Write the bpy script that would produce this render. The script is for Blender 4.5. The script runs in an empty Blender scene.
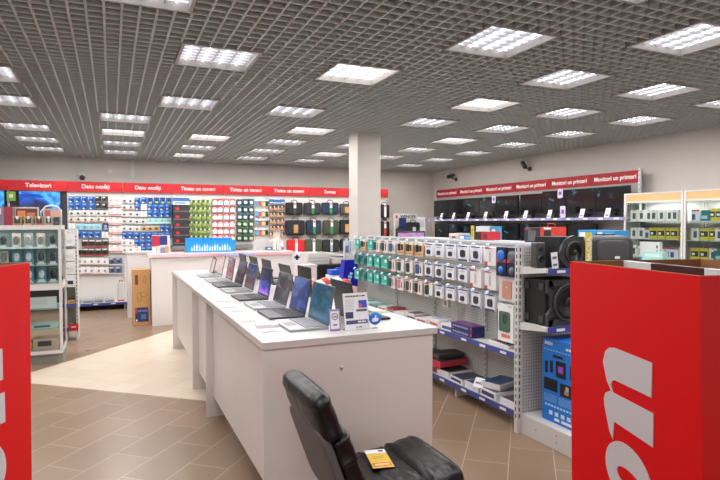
import bpy, bmesh, math, random
from mathutils import Vector, Matrix
random.seed(7)
PI = math.pi
sc = bpy.context.scene
C = sc.collection

# ------------------------------------------------------------------ camera
HC = 1.645; FPX = 558.7; YAW = .4187; PIT = .03061; ROL = -.001983
CEIL = HC + 1.2937
cam_d = bpy.data.cameras.new('camera'); cam = bpy.data.objects.new('camera', cam_d); C.objects.link(cam)
cam_d.sensor_width = 36; cam_d.lens = FPX / 720 * 36; cam_d.clip_start = .05; cam_d.clip_end = 60
cam.matrix_world = (Matrix.Translation((0, 0, HC)) @ Matrix.Rotation(-YAW, 4, 'Z') @ Matrix.Rotation(PI/2 - PIT, 4, 'X') @ Matrix.Rotation(-ROL*-1, 4, 'Z'))
sc.camera = cam

def ray(x, y):
    dx = x-360; dy = y-240; c, s = math.cos(ROL), math.sin(ROL)
    a = (dx*c+dy*s)/FPX; b = (dx*s-dy*c)/FPX
    fx = math.cos(PIT)+b*math.sin(PIT)
    return math.sin(YAW)*fx+math.cos(YAW)*a, math.cos(YAW)*fx-math.sin(YAW)*a, b*math.cos(PIT)-math.sin(PIT)
def aty(x, y, Y):
    r = ray(x, y); t = Y/r[1]; return r[0]*t, HC+r[2]*t          # -> x, z on the plane y = Y
def atx(x, y, X):
    r = ray(x, y); t = X/r[0]; return r[1]*t, HC+r[2]*t          # -> y, z on the plane x = X

# ------------------------------------------------------------------ materials
def lin(c):
    return tuple(((v/255)/12.92 if v/255 <= .04045 else ((v/255+.055)/1.055)**2.4) for v in c) + (1,)
MATS = {}
def mat(name, col, rough=.5, metal=0, emit=0, ecol=None, noise=0, nscale=6, bump=0, bscale=60, spec=.5):
    if name in MATS: return MATS[name]
    m = bpy.data.materials.new(name); m.use_nodes = True; nt = m.node_tree; b = nt.nodes['Principled BSDF']
    c = lin(col); b.inputs['Base Color'].default_value = c; b.inputs['Roughness'].default_value = rough
    b.inputs['Metallic'].default_value = metal; b.inputs['Specular IOR Level'].default_value = spec
    if emit:
        b.inputs['Emission Color'].default_value = lin(ecol or col); b.inputs['Emission Strength'].default_value = emit
    if noise or bump:
        tc = nt.nodes.new('ShaderNodeTexCoord')
        if noise:
            n = nt.nodes.new('ShaderNodeTexNoise'); n.inputs['Scale'].default_value = nscale; n.inputs['Detail'].default_value = 4
            nt.links.new(tc.outputs['Object'], n.inputs['Vector'])
            r = nt.nodes.new('ShaderNodeValToRGB')
            r.color_ramp.elements[0].position = .3; r.color_ramp.elements[1].position = .7
            r.color_ramp.elements[0].color = tuple(max(0, v*(1-noise)) for v in c[:3])+(1,)
            r.color_ramp.elements[1].color = tuple(min(1, v*(1+noise)) for v in c[:3])+(1,)
            nt.links.new(n.outputs['Fac'], r.inputs['Fac']); nt.links.new(r.outputs['Color'], b.inputs['Base Color'])
        if bump:
            n2 = nt.nodes.new('ShaderNodeTexNoise'); n2.inputs['Scale'].default_value = bscale; n2.inputs['Detail'].default_value = 3
            nt.links.new(tc.outputs['Object'], n2.inputs['Vector'])
            bp = nt.nodes.new('ShaderNodeBump'); bp.inputs['Strength'].default_value = bump; bp.inputs['Distance'].default_value = .01
            nt.links.new(n2.outputs['Fac'], bp.inputs['Height']); nt.links.new(bp.outputs['Normal'], b.inputs['Normal'])
    MATS[name] = m; return m

class G:                                                             # small node-graph helper
    def __init__(s, name, rough=.5):
        s.m = bpy.data.materials.new(name); s.m.use_nodes = True; s.nt = s.m.node_tree; s.b = s.nt.nodes['Principled BSDF']
        s.b.inputs['Roughness'].default_value = rough; MATS[name] = s.m
    def n(s, t, **k):
        x = s.nt.nodes.new(t)
        for a, v in k.items(): setattr(x, a, v)
        return x
    def l(s, a, b): s.nt.links.new(a, b)
    def math(s, op, a, b=None, c=None):
        x = s.n('ShaderNodeMath', operation=op)
        for i, v in enumerate((a, b, c)):
            if v is None: continue
            if isinstance(v, (int, float)): x.inputs[i].default_value = v
            else: s.l(v, x.inputs[i])
        return x.outputs[0]
    def mix(s, f, a, b):
        x = s.n('ShaderNodeMix', data_type='RGBA')
        for i, v in ((0, f), (6, a), (7, b)):
            if isinstance(v, (int, float)): x.inputs[i].default_value = v
            elif isinstance(v, tuple): x.inputs[i].default_value = v
            else: s.l(v, x.inputs[i])
        return x.outputs[2]

def floor_material():
    g = G('floor_tiles', .3)
    tc = g.n('ShaderNodeTexCoord'); sp = g.n('ShaderNodeSeparateXYZ'); g.l(tc.outputs['Object'], sp.inputs[0])
    x, y = sp.outputs[0], sp.outputs[1]; sn, cs = .7604, .6494
    nn = g.math('SUBTRACT', g.math('MULTIPLY', x, sn), g.math('MULTIPLY', y, cs))      # across the rows
    tt = g.math('ADD', g.math('MULTIPLY', x, cs), g.math('MULTIPLY', y, sn))           # along the rows
    def bricks(w, h, off, ou, ov, c1, c2, gr, ms):
        cb = g.n('ShaderNodeCombineXYZ'); g.l(g.math('ADD', tt, ou), cb.inputs[0]); g.l(g.math('ADD', nn, ov), cb.inputs[1])
        b = g.n('ShaderNodeTexBrick', offset=off, offset_frequency=2); b.inputs['Scale'].default_value = 1
        b.inputs['Brick Width'].default_value = w; b.inputs['Row Height'].default_value = h; b.inputs['Mortar Size'].default_value = ms
        b.inputs['Mortar Smooth'].default_value = .1
        b.inputs['Color1'].default_value = lin(c1); b.inputs['Color2'].default_value = lin(c2); b.inputs['Mortar'].default_value = lin(gr)
        b.inputs['Bias'].default_value = 0; g.l(cb.outputs[0], b.inputs['Vector']); return b
    br = bricks(.6, .3, .5, 60-3.89, 60.1, (128, 102, 80), (140, 113, 90), (178, 164, 146), .0035)
    cr = bricks(.3, .3, 0, 60, 60.1, (204, 186, 166), (212, 196, 178), (184, 168, 150), .003)
    no = g.n('ShaderNodeTexNoise'); no.inputs['Scale'].default_value = 2.2; no.inputs['Detail'].default_value = 6; g.l(tc.outputs['Object'], no.inputs['Vector'])
    brc = g.mix(g.math('MULTIPLY', no.outputs['Fac'], .35), br.outputs['Color'], lin((150, 134, 118)))
    m1 = g.math('GREATER_THAN', tt, 4.51); m2 = g.math('GREATER_THAN', nn, -5.23); m3 = g.math('LESS_THAN', nn, -1.6)
    mk = g.math('MULTIPLY', g.math('MULTIPLY', m1, m2), m3)
    g.l(g.mix(mk, brc, cr.outputs['Color']), g.b.inputs['Base Color'])
    ro = g.n('ShaderNodeMapRange'); ro.inputs[3].default_value = .22; ro.inputs[4].default_value = .42; g.l(no.outputs['Fac'], ro.inputs[0])
    g.l(ro.outputs[0], g.b.inputs['Roughness'])
    bp = g.n('ShaderNodeBump'); bp.inputs['Strength'].default_value = .25; bp.inputs['Distance'].default_value = .004; bp.invert = True
    g.l(br.outputs['Fac'], bp.inputs['Height']); g.l(bp.outputs['Normal'], g.b.inputs['Normal'])
    return g.m

def perforated(name, col, hole, axis, per=.025, rad=.2):
    g = G(name, .45); tc = g.n('ShaderNodeTexCoord'); sp = g.n('ShaderNodeSeparateXYZ'); g.l(tc.outputs['Object'], sp.inputs[0])
    def cell(o):
        return g.math('SUBTRACT', g.math('FRACT', g.math('MULTIPLY', g.math('ADD', o, 50), 1/per)), .5)
    u, v = cell(sp.outputs[axis]), cell(sp.outputs[2])
    d = g.math('ADD', g.math('MULTIPLY', u, u), g.math('MULTIPLY', v, v))
    g.l(g.mix(g.math('LESS_THAN', d, rad*rad), lin(col), lin(hole)), g.b.inputs['Base Color']); return g.m

def facets(name, col, rough=.35):
    g = G(name, rough); tc = g.n('ShaderNodeTexCoord'); mp = g.n('ShaderNodeMapping'); mp.inputs['Scale'].default_value = (2.5, 2.5, 6); mp.inputs['Rotation'].default_value = (0, .5, 0)
    g.l(tc.outputs['Object'], mp.inputs[0]); v = g.n('ShaderNodeTexVoronoi'); v.distance = 'MANHATTAN'; g.l(mp.outputs[0], v.inputs['Vector']); v.inputs['Scale'].default_value = 1.2
    sp = g.n('ShaderNodeSeparateColor'); g.l(v.outputs['Color'], sp.inputs[0]); c = lin(col)
    g.l(g.mix(sp.outputs[0], tuple(x*.72 for x in c[:3])+(1,), tuple(min(1, x*1.12) for x in c[:3])+(1,)), g.b.inputs['Base Color']); return g.m

def screen(name, cols, pos, scale=3.0, emit=1.0, seed=0.0, grad=1.0, rough=.12, pale=0):
    """a lit display: wallpaper colours run over the panel with soft swirls"""
    g = G(name, rough); tc = g.n('ShaderNodeTexCoord'); sp = g.n('ShaderNodeSeparateXYZ'); g.l(tc.outputs['Generated'], sp.inputs[0])
    no = g.n('ShaderNodeTexNoise'); no.inputs['Scale'].default_value = scale; no.inputs['Detail'].default_value = 3; no.inputs['Distortion'].default_value = 1.2
    mp = g.n('ShaderNodeMapping'); mp.inputs['Location'].default_value = (seed, seed*1.7, seed*.6); g.l(tc.outputs['Generated'], mp.inputs[0]); g.l(mp.outputs[0], no.inputs['Vector'])
    f = g.math('ADD', g.math('MULTIPLY', sp.outputs[2], grad), g.math('MULTIPLY', g.math('SUBTRACT', no.outputs['Fac'], .5), 2.0))
    r = g.n('ShaderNodeValToRGB'); e = r.color_ramp.elements
    while len(e) < len(cols): e.new(.5)
    for i, (c, p) in enumerate(zip(cols, pos)): e[i].position = p; e[i].color = lin(tuple(v*(1-pale)+118*pale for v in c))
    g.l(f, r.inputs['Fac']); g.b.inputs['Base Color'].default_value = (.004, .004, .005, 1)
    g.l(r.outputs['Color'], g.b.inputs['Emission Color']); g.b.inputs['Emission Strength'].default_value = emit; return g.m

def glass_material(name, tint=(.93, .97, .96), refl=.9):
    m = bpy.data.materials.new(name); m.use_nodes = True; nt = m.node_tree; nt.nodes.remove(nt.nodes['Principled BSDF'])
    tr = nt.nodes.new('ShaderNodeBsdfTransparent'); tr.inputs[0].default_value = tint+(1,)
    gl = nt.nodes.new('ShaderNodeBsdfGlossy'); gl.inputs['Roughness'].default_value = .03
    fr = nt.nodes.new('ShaderNodeFresnel'); fr.inputs[0].default_value = 1.22; mx = nt.nodes.new('ShaderNodeMixShader')
    nt.links.new(fr.outputs[0], mx.inputs[0]); nt.links.new(tr.outputs[0], mx.inputs[1]); nt.links.new(gl.outputs[0], mx.inputs[2])
    nt.links.new(mx.outputs[0], nt.nodes['Material Output'].inputs[0]); MATS[name] = m; return m

def wood_material(name, c1, c2, scale=(1, 30, 1)):
    g = G(name, .5); tc = g.n('ShaderNodeTexCoord'); mp = g.n('ShaderNodeMapping'); mp.inputs['Scale'].default_value = scale; g.l(tc.outputs['Object'], mp.inputs[0])
    no = g.n('ShaderNodeTexNoise'); no.inputs['Scale'].default_value = 3; no.inputs['Detail'].default_value = 5; g.l(mp.outputs[0], no.inputs['Vector'])
    g.l(g.mix(no.outputs['Fac'], lin(c1), lin(c2)), g.b.inputs['Base Color']); return g.m

M_floor = floor_material()
M_wall = mat('wall_paint', (190, 183, 177), .85, noise=.03, nscale=2)
M_plen = mat('plenum_paint', (52, 52, 54), .9)
M_blade = mat('grid_metal', (184, 190, 190), .5)
M_white = mat('white_laminate', (216, 210, 208), .4)
M_wtop = mat('white_worktop', (200, 195, 194), .28)
M_edge = mat('laminate_edge', (196, 190, 186), .45)
M_steel = mat('white_steel', (205, 202, 200), .4)
M_steelg = mat('grey_steel', (150, 150, 150), .35, .6)
M_slot = mat('slot_dark', (60, 60, 62), .6)
M_rail = mat('blue_price_rail', (66, 72, 140), .4)
M_railp = mat('lavender_price_rail', (140, 142, 182), .4)
M_lab = mat('white_label', (228, 228, 232), .5)
M_black = mat('black_plastic', (22, 22, 24), .35)
M_blackm = mat('matte_black', (16, 16, 17), .7)
M_dkgrey = mat('dark_grey_plastic', (58, 59, 62), .4)
M_grey = mat('grey_plastic', (120, 121, 124), .4)
M_red = mat('red_card', (220, 14, 20), .5, spec=.2, noise=.04, nscale=1.5)
M_redin = mat('brown_cardboard', (158, 108, 70), .8, noise=.06, nscale=10)
M_maroon = mat('maroon_card', (70, 14, 20), .5)
M_letter = mat('light_grey_print', (205, 200, 204), .5)
M_lw = mat('white_lettering', (238, 232, 230), .5, emit=.08)
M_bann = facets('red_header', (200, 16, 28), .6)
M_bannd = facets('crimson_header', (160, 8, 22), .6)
M_perf = perforated('perforated_panel', (196, 194, 190), (128, 127, 124), 1, .025, .22)
M_perfx = perforated('perforated_panel_across', (190, 188, 184), (120, 119, 116), 0, .025, .22)
M_panel = mat('slat_panel_white', (214, 209, 205), .55)
M_glass = glass_material('clear_glass')
M_wood = wood_material('light_wood_header', (214, 160, 108), (228, 180, 128), (1, 1, 1))
M_orange = wood_material('orange_wood', (176, 96, 44), (196, 116, 60))
M_leather = mat('black_leather', (15, 15, 18), .36, bump=.6, bscale=14, spec=.35)
M_leathb = mat('grey_backing_fabric', (92, 94, 96), .55, bump=.2, bscale=200)
M_card = mat('carton_cardboard', (190, 142, 92), .8, noise=.05, nscale=8)

# ------------------------------------------------------------------ mesh building
class MB:
    def __init__(s): s.v = []; s.f = []; s.mi = []; s.mats = []; s.sm = []
    def _m(s, m):
        if m not in s.mats: s.mats.append(m)
        return s.mats.index(m)
    def add(s, vs, fs, m, smooth=False, M=None):
        o = len(s.v); i = s._m(m)
        s.v += [tuple(M @ Vector(v)) if M is not None else tuple(v) for v in vs]
        for f in fs: s.f.append([o+k for k in f]); s.mi.append(i); s.sm.append(smooth)
        return s
    def box(s, x0, x1, y0, y1, z0, z1, m, M=None):
        vs = [(x, y, z) for z in (z0, z1) for y in (y0, y1) for x in (x0, x1)]
        return s.add(vs, [(0, 2, 3, 1), (4, 5, 7, 6), (0, 1, 5, 4), (2, 6, 7, 3), (0, 4, 6, 2), (1, 3, 7, 5)], m, False, M)
    def prism(s, poly, h0, h1, m, axis='z', M=None, smooth=False):
        n = len(poly)
        def P(a, b, h): return (a, b, h) if axis == 'z' else ((a, h, b) if axis == 'y' else (h, a, b))
        vs = [P(a, b, h0) for a, b in poly]+[P(a, b, h1) for a, b in poly]
        fs = [tuple(range(n))[::-1], tuple(range(n, 2*n))]+[(i, (i+1) % n, n+(i+1) % n, n+i) for i in range(n)]
        return s.add(vs, fs, m, smooth, M)
    def tube(s, pts, r, m, n=8, M=None):
        pts = [Vector(p) for p in pts]; vs = []; fs = []
        for i, p in enumerate(pts):
            d = (pts[min(i+1, len(pts)-1)]-pts[max(i-1, 0)]).normalized()
            a = d.orthogonal().normalized() if abs(d.z) > .99 else d.cross(Vector((0, 0, 1))).normalized(); b = d.cross(a)
            rr = r[i] if isinstance(r, (list, tuple)) else r
            vs += [p+a*rr*math.cos(2*PI*k/n)+b*rr*math.sin(2*PI*k/n) for k in range(n)]
        for i in range(len(pts)-1):
            fs += [(i*n+k, i*n+(k+1) % n, (i+1)*n+(k+1) % n, (i+1)*n+k) for k in range(n)]
        fs += [tuple(range(n)), tuple(range((len(pts)-1)*n, len(pts)*n))[::-1]]
        return s.add(vs, fs, m, True, M)
    def lathe(s, prof, m, n=24, M=None):
        """prof: (radius, height) pairs turned round z"""
        vs = []; fs = []
        for r, z in prof: vs += [(r*math.cos(2*PI*k/n), r*math.sin(2*PI*k/n), z) for k in range(n)]
        for i in range(len(prof)-1): fs += [(i*n+k, i*n+(k+1) % n, (i+1)*n+(k+1) % n, (i+1)*n+k) for k in range(n)]
        fs += [tuple(range(n))[::-1], tuple(range((len(prof)-1)*n, len(prof)*n))]
        return s.add(vs, fs, m, True, M)
    def puff(s, w, d, h, m, e=.35, nu=28, nv=14, M=None, e2=None, pleat=None):
        """rounded cushion, superellipsoid with half sizes w, d, h"""
        e2 = e2 or e; vs = []; fs = []; f = lambda v, p: math.copysign(abs(v)**p, v)
        for j in range(nv+1):
            ph = -PI/2+PI*j/nv
            for i in range(nu):
                th = 2*PI*i/nu; c = f(math.cos(ph), e2)
                X, Y, Z = w*c*f(math.cos(th), e), d*c*f(math.sin(th), e), h*f(math.sin(ph), e2)
                if pleat:
                    k = pleat[0]*abs(math.sin(pleat[1]*X/w+.4*math.sin(9*Y/d)))*(.25+.75*abs(Y/d)**4); Y *= 1-k*.35; Z *= 1-k
                vs.append((X, Y, Z))
        for j in range(nv): fs += [(j*nu+i, j*nu+(i+1) % nu, (j+1)*nu+(i+1) % nu, (j+1)*nu+i) for i in range(nu)]
        return s.add(vs, fs, m, True, M)
    def rbox(s, x0, x1, y0, y1, z0, z1, m, r=.01, M=None, seg=3):
        """box with its vertical edges rounded"""
        p = []
        for cx, cy, a in ((x1-r, y1-r, 0), (x0+r, y1-r, 90), (x0+r, y0+r, 180), (x1-r, y0+r, 270)):
            for k in range(seg+1):
                t = math.radians(a+90*k/seg); p.append((cx+r*math.cos(t), cy+r*math.sin(t)))
        return s.prism(p, z0, z1, m, M=M)
    def build(s, name, parent=None, loc=None, rot=None, bevel=0, label=None):
        me = bpy.data.meshes.new(name); me.from_pydata(s.v, [], s.f); me.validate(clean_customdata=False)
        for m in s.mats: me.materials.append(m)
        if len(me.polygons) == len(s.f):
            me.polygons.foreach_set('material_index', s.mi); me.polygons.foreach_set('use_smooth', s.sm)
        bm = bmesh.new(); bm.from_mesh(me)
        if any(s.sm): bmesh.ops.remove_doubles(bm, verts=bm.verts, dist=1e-5)
        bmesh.ops.recalc_face_normals(bm, faces=bm.faces); bm.to_mesh(me); bm.free()
        o = bpy.data.objects.new(name, me); C.objects.link(o)
        if parent is not None: o.parent = parent
        if loc: o.location = loc
        if rot: o.rotation_euler = rot
        if bevel:
            b = o.modifiers.new('bevel', 'BEVEL'); b.width = bevel; b.segments = 2; b.limit_method = 'ANGLE'; b.angle_limit = .7
        if label: o['label'] = label
        return o

def tag(o, label=None, cat=None, group=None, kind=None):
    if label: o['label'] = label
    if cat: o['category'] = cat
    if group: o['group'] = group
    if kind: o['kind'] = kind
    return o
def thing(name, label, cat, loc=(0, 0, 0), rz=0, group=None):
    o = bpy.data.objects.new(name, None); C.objects.link(o); o.location = loc; o.rotation_euler = (0, 0, rz); o.empty_display_size = .1
    return tag(o, label, cat, group)
def dup(o, loc, rz=0, label=None, group=None, parent=None):
    c = o.copy(); C.objects.link(c)
    if parent is None: c.location = loc; c.rotation_euler = (0, 0, rz)
    else: c.parent = parent
    if label: c['label'] = label
    if group: c['group'] = group
    for ch in list(o.children): dup(ch, None, parent=c)
    return c
def struct(o): o['kind'] = 'structure'; return o
FACE = {'-y': (PI/2, 0, 0), '-x': (PI/2, 0, -PI/2), '+x': (PI/2, 0, PI/2), 'up': (0, 0, 0)}
def text(name, s, size, m, loc, face='-y', parent=None, bold=.0, depth=.001, rot=None, shear=0, align='CENTER', width=None):
    cu = bpy.data.curves.new(name, 'FONT'); cu.body = s; cu.size = size; cu.extrude = depth; cu.offset = bold; cu.shear = shear
    cu.align_x = align; cu.align_y = 'CENTER'; cu.resolution_u = 3
    t = bpy.data.objects.new('tmp', cu); C.objects.link(t); dg = bpy.context.evaluated_depsgraph_get(); dg.update()
    me = bpy.data.meshes.new_from_object(t.evaluated_get(dg)); bpy.data.objects.remove(t)
    if width:
        xs = [v.co.x for v in me.vertices]; k = width/(max(xs)-min(xs))
        for v in me.vertices: v.co.x *= k
    me.materials.clear(); me.materials.append(m)
    o = bpy.data.objects.new(name, me); C.objects.link(o); o.location = loc; o.rotation_euler = rot or FACE[face]
    if parent is not None: o.parent = parent
    return o
ORD = 'first second third fourth fifth sixth seventh eighth ninth tenth eleventh twelfth thirteenth fourteenth fifteenth sixteenth seventeenth eighteenth nineteenth twentieth twenty-first twenty-second twenty-third twenty-fourth twenty-fifth twenty-sixth'.split()

# ------------------------------------------------------------------ room shell
XL, XR, YB, YF = -4.2, 7.5, 12.3, -3.2
struct(MB().box(XL-.2, XR+.2, YF-.2, YB+.2, -.12, 0, M_floor).build('floor'))
struct(MB().box(XL-.2, XR+.2, YF-.2, YB+.2, CEIL+.34, CEIL+.45, M_plen).build('ceiling'))
struct(MB().box(XL-.2, XR+.2, YB, YB+.15, 0, CEIL+.34, M_wall).build('wall_back'))
struct(MB().box(XR, XR+.15, YF, YB, 0, CEIL+.34, M_wall).build('wall_right'))
struct(MB().box(XL-.15, XL, YF, YB, 0, CEIL+.34, M_wall).build('wall_left'))
wf = MB().box(XL, XR, YF-.15, YF, 0, .35, M_wall).box(XL, XR, YF-.15, YF, 2.75, CEIL+.34, M_wall)
WX = [(-3.7, -1.0), (-.6, 2.1), (2.5, 5.2)]  # openings added behind the camera to let fill light in
for a, b in ((XL, -3.7), (-1.0, -.6), (2.1, 2.5), (5.2, XR)): wf.box(a, b, YF-.15, YF, .35, 2.75, M_wall)
struct(wf.build('wall_front'))
for k, (a, b) in enumerate(WX):
    w_ = MB().box(a, b, YF-.09, YF-.08, .35, 2.75, M_glass)
    for q in (a, (a+b)/2-.02, b-.04): w_.box(q, q+.04, YF-.11, YF-.05, .35, 2.75, M_steelg)
    w_.build('added_window_%d' % (k+1))['kind'] = 'structure'
    P_ = bpy.data.lights.new('added_daylight', 'AREA'); P_.shape = 'RECTANGLE'; P_.size = b-a; P_.size_y = 2.4; P_.cycles.is_portal = True  # portal over an added window, for fill on upright faces
    po = bpy.data.objects.new('added_daylight', P_); C.objects.link(po); po.location = ((a+b)/2, YF-.16, 1.55); po.rotation_euler = (PI/2, 0, 0)
struct(MB().box(XL, XR, YB-.012, YB, 0, .08, M_edge).build('baseboard_back'))
struct(MB().box(XR-.012, XR, YF, YB-.012, 0, .08, M_edge).build('baseboard_right'))
cl = MB().box(3.205, 3.57, 7.28, 7.6, 0, CEIL+.34, M_wall); struct(cl.build('column', bevel=.006))
cd = MB().box(-.02, .02, -.02, .0, 0, .36, M_wtop)
struct(cd.build('trim_1', loc=(1.08-.66, YB-.0, CEIL-.36)))
struct(MB().box(.37, .392, YB-.02, YB, 2.46, CEIL, M_edge).build('trim_2'))

# open-cell ceiling grid with lay-in light panels
OX, OY = .178, 4.511
PAN = [(-2, 2), (-2, 4), (-2, 7), (-2, 9), (-2, 11), (0, -2), (0, 5), (0, 7), (0, 9), (0, 11), (1, 0), (1, 3), (2, 7), (2, 9), (2, 11), (3, 0), (3, 3),
       (4, -4), (4, -2), (4, 5), (4, 7), (4, 9), (4, 11), (6, -3), (6, -1), (6, 1), (6, 3), (6, 7), (6, 9), (6, 11),
       (8, -1), (8, 1), (8, 3), (8, 5), (8, 7), (8, 9), (8, 11), (10, -1), (10, 1), (10, 3), (10, 5), (10, 7), (10, 9), (10, 11),
       (-4, 4), (-4, 7), (-4, 9), (-2, 0), (-2, -2), (-6, 2), (-6, 6), (2, -5), (6, -6), (10, -4), (-2, -6), (0, -5), (8, -4)]  # this row is out of view, added to light the room
BR = {(3, 0), (0, 7), (2, 7), (2, 11), (4, 5), (6, 1-2+2), (6, 9), (8, 5)}
occ = {}
for i, j in PAN:
    for a in range(6):
        for b in range(6): occ[(6*i+a, 6*j+b)] = 1
gx0, gy0 = OX-.3, OY-.3
def segs(fixed, lo, hi, vertical):
    out = []; start = lo
    for k in range(lo, hi):
        if vertical: blocked = (fixed, k) in occ or (fixed-1, k) in occ
        else: blocked = (k, fixed) in occ or (k, fixed-1) in occ
        if blocked:
            if start is not None and k > start: out.append((start, k))
            start = None
        elif start is None: start = k
    if start is not None: out.append((start, hi))
    return out
gb = MB(); BW = .0075; BH = .06
ix0, ix1 = math.ceil((XL-gx0)/.1), math.floor((XR-gx0)/.1)
iy0, iy1 = math.ceil((YF-gy0)/.1), math.floor((YB-gy0)/.1)
for a in range(ix0, ix1+1):
    for s0, s1 in segs(a, iy0, iy1, True):
        x = gx0+.1*a; y0 = gy0+.1*s0 if s0 > iy0 else YF; y1 = gy0+.1*s1 if s1 < iy1 else YB
        gb.box(x-BW, x+BW, y0, y1, CEIL, CEIL+BH, M_blade)
for b in range(iy0, iy1+1):
    for s0, s1 in segs(b, ix0, ix1, False):
        y = gy0+.1*b; x0 = gx0+.1*s0 if s0 > ix0 else XL; x1 = gx0+.1*s1 if s1 < ix1 else XR
        gb.box(x0, x1, y-BW, y+BW, CEIL+.0005, CEIL+BH-.001, M_blade)
struct(gb.build('ceiling_grid'))

M_lframe = mat('light_frame', (170, 165, 162), .45)
M_louv = mat('white_louvre', (196, 198, 204), .4)
M_diff = mat('lamp_diffuser', (240, 240, 245), .5, emit=1.25, ecol=(248, 248, 255))
M_diffb = mat('lamp_diffuser_bright', (250, 248, 246), .5, emit=3.4, ecol=(255, 252, 250))
M_tube = mat('lamp_tube', (255, 255, 255), .5, emit=4.0)
def light_proto(name, bright):
    o = thing(name, 'x', 'ceiling light')
    f = MB(); r = .292
    for a in ((-r, r, -r, -r+.022), (-r, r, r-.022, r), (-r, -r+.022, -r+.022, r-.022), (r-.022, r, -r+.022, r-.022)): f.box(*a, -.004, .05, M_lframe)
    f.build('frame', o)
    MB().box(-.27, .27, -.27, .27, .05, .058, M_diffb if bright else M_diff).build('diffuser', o)
    if not bright:
        for k in range(4):
            x = -.2025+.135*k; MB().tube([(x, -.262, .044), (x, .262, .044)], .006, M_tube, 6).build('tube', o)
    l = MB()
    for k in range(1, 4): l.box(-.27+.135*k-.004, -.27+.135*k+.004, -.27, .27, .030, .05, M_louv)
    n = 7 if not bright else 4
    for k in range(1, n): l.box(-.27, .27, -.27+.54/n*k-.002, -.27+.54/n*k+.002, .032, .05, M_louv)
    l.build('louvre', o)
    return o
PL = {False: light_proto('ceiling_light', False), True: light_proto('ceiling_light', True)}
used = {}
colname = {-6: 'far beyond the televisions', -4: 'beyond the televisions', -2: 'over the television racks', 0: 'over the carton aisle', 1: 'over the aisle beside the laptop table', 2: 'above the laptop table', 3: 'above the far half of the laptop table', 4: 'along the hook display', 6: 'over the speakers aisle', 8: 'in front of the monitors', 10: 'nearest the monitor wall'}
cnt = {}
for i, j in sorted(PAN, key=lambda p: (p[0], p[1])):
    b = (i, j) in BR; k = cnt.get(i, 0); cnt[i] = k+1
    lab = f"{'bright' if b else 'louvred'} ceiling light {colname[i]}, {ORD[k]} towards the back wall"
    loc = (OX+.6*i, OY+.6*j, CEIL)
    if not used.get(b): o = PL[b]; o.location = loc; o['label'] = lab; used[b] = 1; o['group'] = 'recessed square ceiling lights'
    else: o = dup(PL[b], loc, 0, lab, 'recessed square ceiling lights')
    L = bpy.data.lights.new('lamp', 'AREA'); L.shape = 'SQUARE'; L.size = .5; L.energy = 14; L.color = (1, .985, .965); L.spread = math.radians(180)
    lo = bpy.data.objects.new('lamp', L); C.objects.link(lo); lo.location = (loc[0], loc[1], CEIL-.006)

# ------------------------------------------------------------------ pack prototypes (front faces -y, top hook at z = 0)
CM = {}
def cmat(rgb, rough=.35):
    g_ = sum(rgb)/3; rgb = tuple(int(v*.84+g_*.16) for v in rgb)
    k = 'print_%02x%02x%02x' % rgb
    return MATS.get(k) or mat(k, rgb, rough)
def pack_mb(w, h, d, card, deco=(), bub=None, hole=True):
    b = MB(); b.box(-w/2, w/2, 0, d, -h, 0, cmat(card))
    for i_, (u0, v0, u1, v1, c) in enumerate(deco):
        b.box(-w/2+u0*w, -w/2+u1*w, -.0012-.0005*i_, .0, -h+v0*h, -h+v1*h, cmat(c))
    if bub:
        u0, v0, u1, v1, c, t = bub
        b.rbox(-w/2+u0*w, -w/2+u1*w, -(-h+v1*h), -(-h+v0*h), 0, t, cmat(c), r=min((u1-u0)*w, (v1-v0)*h)*.3, M=Matrix.Rotation(PI/2, 4, 'X') @ Matrix.Scale(-1, 4, (0, 1, 0)) if False else Matrix(((1, 0, 0, 0), (0, 0, -1, 0), (0, -1, 0, 0), (0, 0, 0, 1))))
    if hole: b.box(-.012, .012, -.0015, 0, -.014, -.007, M_slot)
    return b
W_, K_, R_, B_ = (232, 228, 226), (28, 28, 32), (206, 40, 44), (24, 86, 178)
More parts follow.
